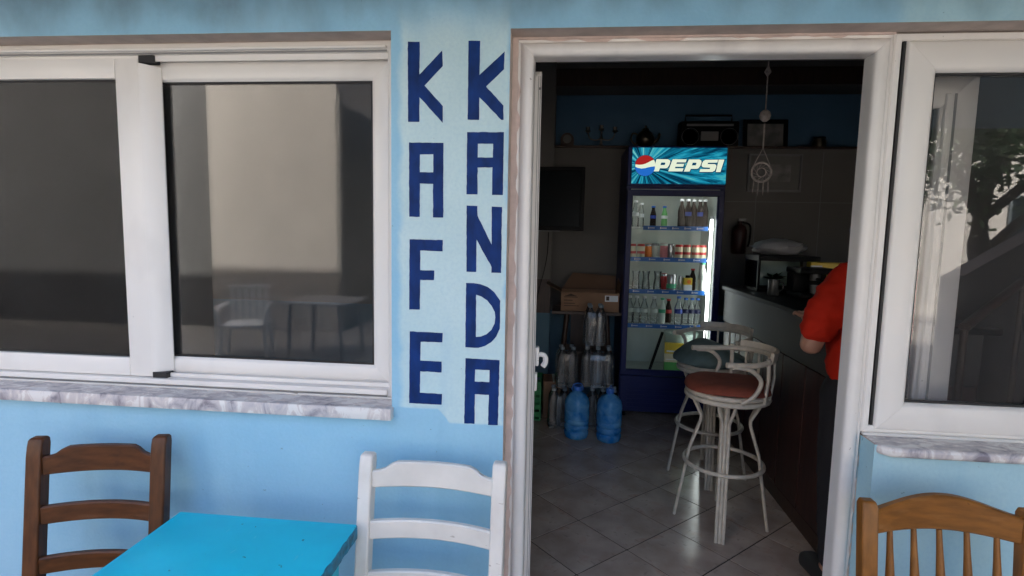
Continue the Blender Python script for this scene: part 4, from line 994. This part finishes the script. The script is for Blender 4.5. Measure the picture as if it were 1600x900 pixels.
F += [tuple(reversed(range(n))), tuple((rows-1)*n+j for j in range(n))]
bgo = bg.add(V, F).build('plastic_bag', 'plastic_bag', None, 60, (1.47, 2.27, CT+.2455)); tag(bgo, 'crumpled white plastic bag on top of the glass case', 'bag')
yx = empty('yellow_box', (1.735, 2.10, CT), R(-8)); tag(yx, 'yellow printed cardboard box at the back of the counter', 'box')
MB().box(-.12, .12, -.05, .05, 0, .21, .003).build('body', 'juice_yellow', yx); MB().box(-.12, -.05, -.0515, -.0505, .02, .19).build('side_print', 'print_white', yx)
MB().box(-.01, .10, -.0515, -.0505, .13, .17).build('name_panel', 'print_white', yx)
m = MB(); x = 0.0
for gl in ('k', 'a', 'b', 'i', 's'):
    m.box(x, x+.004, -.0525, -.0516, .138, .164)
    if gl != 'i': m.box(x+.0041, x+.011, -.0525, -.0516, .138, .144); m.box(x+.0041, x+.009, -.0525, -.0516, .150, .155)
    x += .018
m.build('print', 'print_dark', yx); MB().tube([(.03+.05*math.cos(R(a)), -.0515, .06+.05*math.sin(R(a))) for a in range(-10, 191, 20)], .004, 6).build('print', 'can_red', yx)
cm = empty('coffee_machine', (1.53, 1.86, CT)); tag(cm, 'small dark coffee machine on the counter before the yellow box', 'coffee machine')
MB().box(-.10, .10, -.12, .12, 0, .03, .006).box(-.10, .10, .02, .12, .0305, .15, .006).box(-.11, .11, -.11, .12, .1505, .185, .008, 2).build('body', 'black_plastic', cm)
MB().lathe([(.03, .11), (.032, .115), (.032, .15), (.028, .1502)], (0, -.05, 0), 14).build('group_head', 'dull_steel', cm, 50); MB().tube([(0, -.06, .12), (0, -.17, .115)], [.009, .012], 8).build('handle', 'black_plastic', cm, 50)
MB().lathe([(.025, .0305), (.03, .08), (.032, .08), (.028, .032)], (0, -.05, 0), 14).build('cup', 'dull_steel', cm, 50)
for x, y, h_, lab in ((1.33, 1.92, .10, 'shiny metal jug on the counter near the glass case'), (1.64, 1.66, .13, 'tall steel shaker on the counter in front of the yellow box')):
    j = empty('metal_jug', (x, y, CT)); tag(j, lab, 'jug')
    MB().lathe([(.03, 0), (.036, .006), (.032, h_*.7), (.034, h_), (.031, h_), (.029, h_*.7), (.03, .01)], n=16).build('body', 'dull_steel', j, 50); MB().tube([(.033, 0, h_*.85), (.06, 0, h_*.8), (.058, 0, h_*.4), (.035, 0, h_*.25)], .004, 6).build('handle', 'dull_steel', j, 60)
ex = empty('fire_extinguisher', (1.47, RY1-.09, 1.33)); tag(ex, 'dark red extinguisher hanging on the wall right of the fridge', 'extinguisher')
MB().lathe([(.05, 0), (.06, .01), (.062, .19), (.05, .23), (.02, .25), (.018, .275)], n=18).build('cylinder', 'extinguisher_red', ex, 50)
MB().box(-.015, .05, -.012, .012, .275, .30, .003).build('valve', 'dull_steel', ex); MB().tube(smooth_path([(.02, 0, .27), (.085, 0, .24), (.085, -.01, .12), (.07, -.02, .06)]), .008, 6).build('hose', 'black_plastic', ex, 60); MB().box(-.02, .02, .06, .086, .1, .16).build('bracket', 'black_plastic', ex)
hr = MB().tube([(1.60, .62, 1.13), (2.26, 1.22, 1.285)], .020, 10).tube([(1.60, .62, .001), (1.60, .62, 1.12)], .014, 8).tube([(2.26, 1.22, .001), (2.26, 1.22, 1.275)], .014, 8).build('handrail', 'dark_wood', None, 60); tag(hr, 'brown sloping wooden rail behind the hinged window', 'rail')

# --- bar stools
def stool(name, loc, rz, back, cushion, label):
    """local +x is the side of the backrest"""
    t = empty(name, loc, rz); tag(t, label, 'bar stool', 'white tubular bar stools')
    SZ = .70
    MB().tube(arc((0, 0), .192, 0, 345, 23, SZ), .013, 8, closed=True).tube(arc((0, 0), .196, 0, 345, 23, SZ-.026), .013, 8, closed=True).build('seat_ring', 'stool_paint', t, 60)
    MB().lathe([(.0, -.012), (.185, -.012), (.185, .006), (.0, .006)], (0, 0, SZ), 26).build('seat_board', 'stool_paint', t, 40)
    for a in back['legs']:
        m = MB(); ca_, sa_ = math.cos(R(a)), math.sin(R(a))
        for k in (-1, 0, 1):
            P = []
            for rr, z, tw in ((.165, SZ-.03, .040), (.150, SZ-.07, .034), (.118, SZ-.14, .0165), (.118, SZ-.17, .0165), (.165, .38, .0165), (.226, .0, .0165)):
                P.append((rr*ca_-k*tw*sa_, rr*sa_+k*tw*ca_, z))
            m.tube(P, .0082, 8)
        m.build('leg', 'stool_paint', t, 60)
    MB().tube(arc((0, 0), .192, 0, 350, 35, .325), .0105, 8, closed=True).build('foot_ring', 'stool_paint', t, 60)
    # arm band: flat rail over half the circle, running forward into two arms
    P = [(-.11, -.20, .875)]+[(.205*math.cos(R(a)), .205*math.sin(R(a)), .872+.014*math.cos(R(a))) for a in range(-85, 86, 10)]+[(-.11, .20, .875)]
    MB().tube(smooth_path(P, 3), .014, 8, flat=1.0).build('arm_rail', 'stool_paint', t, 60)
    P = [(.212*math.cos(R(a)), .212*math.sin(R(a)), .903) for a in range(-55, 56, 8)]
    V = []; F = []
    for p in P: d = Vector((p[0], p[1], 0)).normalized(); b = Vector(p); V += [b-d*.008+Vector((0, 0, -.022)), b+d*.008+Vector((0, 0, -.022)), b+d*.014+Vector((0, 0, .022)), b-d*.002+Vector((0, 0, .026))]
    for i in range(len(P)-1):
        for j in range(4): F.append((4*i+j, 4*i+(j+1) % 4, 4*i+4+(j+1) % 4, 4*i+4+j))
    F += [(0, 1, 2, 3), tuple(4*len(P)-4+j for j in range(4))]
    MB().add(V, F).build('back_board', 'stool_paint', t, 50)
    for s_ in (-1, 1):
        MB().tube(smooth_path([(-.08, s_*.202, .865), (.0, s_*.215, .855), (.055, s_*.215, .80), (.03, s_*.21, .73), (-.03, s_*.202, SZ-.01)]), .011, 8).build('arm_support', 'stool_paint', t, 60)
    for a in (-60, -40, -20, 0, 20, 40, 60):
        MB().tube([(.2*math.cos(R(a)), .2*math.sin(R(a)), SZ-.02), (.214*math.cos(R(a)), .214*math.sin(R(a)), .80), (.209*math.cos(R(a)), .209*math.sin(R(a)), .90)], .0065 if abs(a) != 60 else .010, 6).build('back_rod', 'stool_paint', t, 60)
    # cushion
    V = []; F = []; n = 30; rings_ = [(.0, 1), (.06, 1), (.12, 1), (.17, .95), (.205, .6), (.21, .15), (.19, 0)]
    for k, (rr, hh) in enumerate(rings_):
        for j in range(n):
            a = 2*math.pi*j/n; x, y = rr*math.cos(a), rr*math.sin(a)
            z = SZ+.012+.042*hh+.006*math.sin(3*a+1)*(rr > .1)
            if back.get('fold') and hh > .1:            # a cloth thrown over the seat, peaked in the middle
                wx = x*.67-y*.74; x, y = x*1.10, y*1.10; z += back['fold']*max(0, 1-abs(wx+.03)/.19)*(.35+.65*hh)+.004*math.sin(9*wx+4*y*20)
            V.append((x, y, z))
    for k in range(len(rings_)-1):
        for j in range(n): F.append((k*n+j, k*n+(j+1) % n, (k+1)*n+(j+1) % n, (k+1)*n+j))
    F.append(tuple(6*n+j for j in range(n)))
    MB().add(V, F).build('cushion', cushion, t, 60)
stool('bar_stool', (.835, 1.09, 0), R(10), {'legs': (-25, 65, 155, 245)}, 'cushion_red', 'white bar stool with a rust red cushion, nearer the door')
stool('bar_stool', (.905, 1.66, 0), R(48), {'legs': (-58, 32, 122, 212), 'fold': .088}, 'cushion_teal', 'white bar stool with a teal folded cushion in front of the fridge')

# --- person at the end of the counter, back to the door
from mathutils import noise as mnoise
def skin(name, joints, edges, m_, parent, sub_=2, root=0, fold=0):
    me = bpy.data.meshes.new(name); keys = list(joints)
    me.from_pydata([joints[k][0] for k in keys], [(keys.index(a), keys.index(b)) for a, b in edges], [])
    o = bpy.data.objects.new(name+'_cage', me); COL.objects.link(o)
    sk = o.modifiers.new('skin', 'SKIN'); sk.use_smooth_shade = True
    for i, k in enumerate(keys):
        r_ = joints[k][1]; me.skin_vertices[0].data[i].radius = r_ if isinstance(r_, tuple) else (r_, r_)
        me.skin_vertices[0].data[i].use_root = (i == root)
    ss = o.modifiers.new('sub', 'SUBSURF'); ss.levels = sub_; ss.render_levels = sub_
    bpy.context.view_layer.update()
    ev = o.evaluated_get(bpy.context.evaluated_depsgraph_get()); nm = bpy.data.meshes.new_from_object(ev)
    bpy.data.objects.remove(o); nm.materials.clear(); nm.materials.append(MATS[m_])
    if fold:
        for v in nm.vertices:
            c = v.co; k = mnoise.noise(Vector((c.x*16, c.y*16, c.z*30+c.x*20)))+.6*mnoise.noise(Vector((c.x*34, c.y*34, c.z*52)))
            v.co = c+v.normal*fold*k
    for p in nm.polygons: p.use_smooth = True
    q = bpy.data.objects.new(name, nm); COL.objects.link(q); q.parent = parent
    return q
pe = empty('person', (1.215, .575, 0), R(8)); tag(pe, 'person in a red shirt and dark trousers at the counter, back to the door', 'person')
J = {'pelvis': ((0, 0, .90), (.088, .068)), 'waist': ((0, .01, 1.05), (.10, .078)), 'chest': ((0, 0, 1.24), (.15, .105)), 'neckb': ((0, .01, 1.38), (.07, .065)), 'neck': ((0.040, .06, 1.415), (.052, .052)),
     'jaw': ((0.095, .125, 1.43), (.062, .07)), 'head': ((0.100, .155, 1.48), (.076, .092)), 'crown': ((0.100, .165, 1.545), (.055, .065)),
     'hipL': ((-.07, 0, .82), .062), 'kneeL': ((-.07, .02, .47), .055), 'ankL': ((-.065, -.01, .09), .038), 'toeL': ((-.065, .10, .04), (.026, .02)),
     'hipR': ((.07, 0, .82), .062), 'kneeR': ((.07, .02, .47), .055), 'ankR': ((.065, -.01, .09), .038), 'toeR': ((.065, .10, .04), (.026, .02)),
     'shL': ((-.13, 0, 1.29), .045), 'elL': ((-.245, -.01, 1.03), .042), 'wrL': ((-.12, .20, 1.10), .027), 'palmL': ((-.09, .26, 1.125), (.036, .020)),
     'shR': ((.165, 0, 1.325), .062), 'elR': ((.235, -.01, 1.035), .042), 'wrR': ((.12, .20, 1.10), .027), 'palmR': ((.09, .26, 1.125), (.036, .020))}
E_ = [('pelvis', 'waist'), ('waist', 'chest'), ('chest', 'neckb'), ('neckb', 'neck'), ('neck', 'jaw'), ('jaw', 'head'), ('head', 'crown')]
for s_ in 'LR':
    sg_ = -1 if s_ == 'L' else 1
    E_ += [('pelvis', 'hip'+s_), ('hip'+s_, 'knee'+s_), ('knee'+s_, 'ank'+s_), ('ank'+s_, 'toe'+s_), ('chest', 'sh'+s_), ('sh'+s_, 'el'+s_), ('el'+s_, 'wr'+s_), ('wr'+s_, 'palm'+s_)]
    for k, (dx, L_) in enumerate(((-.027, .062), (-.009, .074), (.009, .070), (.026, .056))):
        b = Vector(J['palm'+s_][0])+Vector((dx, .035, .004)); q = b+Vector((dx*.2-sg_*.008, L_*.55, .006)); e = q+Vector((-sg_*.006, L_*.4, -.014))
        for nm_, p_, r_ in (('a', b, .0095), ('b', q, .0088), ('c', e, .0075)): J[f'f{s_}{k}{nm_}'] = (tuple(p_), r_)
        E_ += [('palm'+s_, f'f{s_}{k}a'), (f'f{s_}{k}a', f'f{s_}{k}b'), (f'f{s_}{k}b', f'f{s_}{k}c')]
    b = Vector(J['palm'+s_][0])+Vector((-sg_*.038, .0, -.002)); e = b+Vector((-sg_*.016, .038, -.004)); J['t'+s_+'a'] = (tuple(b), .011); J['t'+s_+'b'] = (tuple(e), .009)
    E_ += [('palm'+s_, 't'+s_+'a'), ('t'+s_+'a', 't'+s_+'b')]
body = skin('body', J, E_, 'skin', pe)
for s_ in (-1, 1): MB().lathe([(.004, 0), (.020, .006), (.026, .025), (.022, .05), (.006, .06)], (.10+s_*.082, .155, 1.455), 10, .35, 1).build('ear', 'skin', body, 60)
MB().lathe([(.004, -.012), (.016, -.006), (.013, .016), (.004, .035)], (.10, .25, 1.465), 10).build('nose', 'skin', body, 60)
mm = MB()
for s_ in (-1, 1): mm.lathe([(.002, -.007), (.010, -.003), (.010, .003), (.002, .007)], (.10+s_*.032, .238, 1.495), 10)
mm.build('eyes', 'hair', body, 60); MB().box(.075, .125, .205, .222, 1.42, 1.428, .003).build('mouth', 'cushion_red', body)
SJ = {'hem': ((0, 0, .845), (.168, .13)), 'waist': ((0, .01, 1.03), (.152, .118)), 'chest': ((0, 0, 1.22), (.172, .125)), 'top': ((0, .005, 1.362), (.125, .092)), 'collar': ((0, .012, 1.392), (.070, .066)),
      'shL': ((-.135, 0, 1.312), .082), 'slL': ((-.200, -.006, 1.15), .072), 'cuL': ((-.236, -.008, 1.060), .066), 'shR': ((.168, 0, 1.312), .072), 'slR': ((.212, -.006, 1.14), .070), 'cuR': ((.232, -.008, 1.072), .068)}
shirt = skin('shirt', SJ, [('hem', 'waist'), ('waist', 'chest'), ('chest', 'top'), ('top', 'collar'), ('chest', 'shL'), ('shL', 'slL'), ('slL', 'cuL'), ('chest', 'shR'), ('shR', 'slR'), ('slR', 'cuR')], 'red_shirt', pe, sub_=3, root=2, fold=.009)
MB().box(-.05, .05, -.1385, -.134, 1.20, 1.214, .001).build('back_print', 'can_cream', shirt)
TJ = {'belt': ((0, 0, .98), (.140, .108)), 'seat': ((0, 0, .86), (.145, .112))}
TE = [('belt', 'seat')]
for s_, sg_ in (('L', -1), ('R', 1)):
    TJ['h'+s_] = ((sg_*.075, 0, .78), .100); TJ['k'+s_] = ((sg_*.072, .02, .47), .074); TJ['a'+s_] = ((sg_*.066, -.005, .08), .062); TE += [('seat', 'h'+s_), ('h'+s_, 'k'+s_), ('k'+s_, 'a'+s_)]
skin('trousers', TJ, TE, 'dark_trousers', pe, sub_=2, root=1, fold=.006)
for sg_ in (-1, 1): MB().box(sg_*.066-.044, sg_*.066+.044, -.07, .19, .001, .075, .028, 3).build('shoe', 'shoe', pe, 60)
cap = MB().lathe([(.088, 0), (.092, .03), (.082, .075), (.05, .105), (.01, .115)], (.10, .155, 1.485), 20, .93, 1.1)
cap.build('cap', 'blue_cap_cloth', pe, 60); MB().lathe([(.084, 0), (.088, .03), (.09, .10)], (.092, .135, 1.40), 18, .9, .95).build('hair', 'hair', pe, 60)

# ================================================================== ACROSS THE LANE (seen in the window glass)
bh = empty('beige_house', (-4.55, -6.2, GZ)); tag(bh, 'beige rendered house across the lane mirrored in the sliding window', 'house')
MB().box(-1.05, 1.02, -6, 0, .0, 6.2).build('wall', 'beige_render', bh); MB().box(-1.3, 1.3, -6.2, .25, 6.2, 6.35).build('roof', 'terracotta', bh)
MB().box(1.021, 1.06, -.16, -.02, 0, 3.7).build('pilaster', 'pale_render', bh)
sh_ = MB().box(1.021, 1.045, -5.2, -.2, 0, 3.55).build('shutter', 'shutter_dark', bh)
for k in range(11): MB().box(1.0455, 1.055, -5.2, -.2, .1+.31*k, .38+.31*k, .004).build('slat', 'shutter_dark', sh_)
gh = empty('grey_house', (-9, -6.3, GZ)); tag(gh, 'dark grey house beside the beige one mirrored in the sliding window', 'house')
MB().box(-9, 3.38, -5, 0, 0, 6.2).build('wall', 'grey_render', gh); MB().box(-9.2, 3.38, -5.2, .5, 6.2, 6.35).build('roof', 'terracotta', gh)
for x in (-7, -4.5): q = MB().rect_sweep(x, x+1, 1.2, 2.5, [(0, .01), (0, .05), (.08, .05), (.08, .01)]).build('window', 'grey_groove', gh); MB().box(x, x+1, .011, .02, 1.2, 2.5).build('pane', 'screen_black', q)
ph = empty('pale_house', (6, -13, GZ)); tag(ph, 'pale house far across the lane mirrored in the hinged window', 'house')
MB().box(-3.5, 14, -6, 0, 0, 5.5).build('wall', 'pale_render', ph); MB().box(-3.8, 14.3, -6.2, .4, 5.5, 5.7).build('roof', 'terracotta', ph)
for x in (1.5, 5, 8.5): q = MB().rect_sweep(x, x+1.1, 1.2, 2.7, [(0, .01), (0, .05), (.08, .05), (.08, .01)]).build('window', 'shutter_dark', ph); MB().box(x, x+1.1, .011, .02, 1.2, 2.7).build('pane', 'screen_black', q)
def tree(loc, h, cr, n, label, lm):
    t = empty('tree', loc); tag(t, label, 'tree'); tk = MB()
    tk.tube(smooth_path([(0, 0, 0), (.06, .03, h*.22), (-.05, 0, h*.45), (.03, .02, h*.7)]), [.13]*6+[.10]*6+[.07]*6+[.05], 8)
    tips = []
    for k in range(9):
        a = k*2.4; z0 = h*(.38+.035*k); e = Vector((math.cos(a)*cr*.75, math.sin(a)*cr*.75, z0+h*.22)); tk.tube(smooth_path([(0, 0, z0), tuple(e*.45+Vector((0, 0, z0*.55+.05))), tuple(e)], 4), [.05]*4+[.03]*4+[.012], 6); tips.append(e)
    tk.build('trunk', 'bark', t, 60)
    m = MB(); cl = tips+[Vector((random.gauss(0, cr*.4), random.gauss(0, cr*.4), h*random.uniform(.6, 1))) for _ in range(14)]
    for _ in range(n):
        c = random.choice(cl); p = c+Vector((random.gauss(0, cr*.22), random.gauss(0, cr*.22), random.gauss(0, h*.07))); d = Vector((random.gauss(0, 1), random.gauss(0, 1), random.gauss(-.3, .7))).normalized(); s_ = d.orthogonal().normalized()*.022; L_ = random.uniform(.08, .14)
        m.add([p, p+d*L_*.5+s_, p+d*L_, p+d*L_*.5-s_], [(0, 1, 2, 3)])
    m.build('crown', lm, t)
tree((4.35, -4.3, GZ), 3.9, 1.25, 5200, 'slim leafy tree by the terrace mirrored in the hinged window', 'leaf_light')
tree((6.6, -6.2, GZ), 5.0, 1.8, 3000, 'larger dark tree further along the lane', 'leaf_dark')
# low dark wall with plants in front of the tree
lw = empty('garden_wall', (5.2, -3.6, GZ)); tag(lw, 'low dark garden wall with sloping top beside the terrace', 'wall')
MB().add([(-1.6, -.12, 0), (.4, -.12, 0), (.4, .12, 0), (-1.6, .12, 0), (-1.6, -.12, 1.28), (.4, -.12, 2.6), (.4, .12, 2.6), (-1.6, .12, 1.28)], [(0, 3, 2, 1), (4, 5, 6, 7), (0, 1, 5, 4), (1, 2, 6, 5), (2, 3, 7, 6), (3, 0, 4, 7)]).build('masonry', 'brown_plinth', lw)
# white plastic chair and a table mirrored in the glass
pc = empty('plastic_chair', (-3.95, -4.4, GZ), R(160)); tag(pc, 'white plastic armchair across the lane mirrored in the sliding window', 'chair')
for sx in (-1, 1):
    for sy in (-1, 1): MB().tube([(sx*.27, sy*.24, 0), (sx*.23, sy*.2, .43)], [.022, .028], 8).build('leg', 'plastic_white', pc, 60)
    MB().tube(smooth_path([(sx*.25, -.24, .42), (sx*.27, -.25, .62), (sx*.27, -.1, .66), (sx*.25, .2, .66)]), .02, 8).build('arm', 'plastic_white', pc, 60)
MB().box(-.24, .24, -.24, .22, .41, .44, .012, 2).build('seat', 'plastic_white', pc)
for k in range(6): x = -.2+.08*k; MB().box(x-.028, x+.028, .215, .232, .45, .84, .004).build('back_slat', 'plastic_white', pc)
MB().box(-.25, .25, .21, .24, .8405, .89, .01).build('back_rail', 'plastic_white', pc)
pt_ = empty('plastic_table', (-3.0, -4.6, GZ)); tag(pt_, 'grey plastic table across the lane next to the plastic chair', 'table')
MB().box(-.4, .4, -.4, .4, .70, .73, .01).build('tabletop', 'plastic_grey', pt_)
for sx in (-1, 1):
    for sy in (-1, 1): MB().tube([(sx*.34, sy*.34, 0), (sx*.31, sy*.31, .6995)], .025, 8).build('leg', 'plastic_grey', pt_, 60)
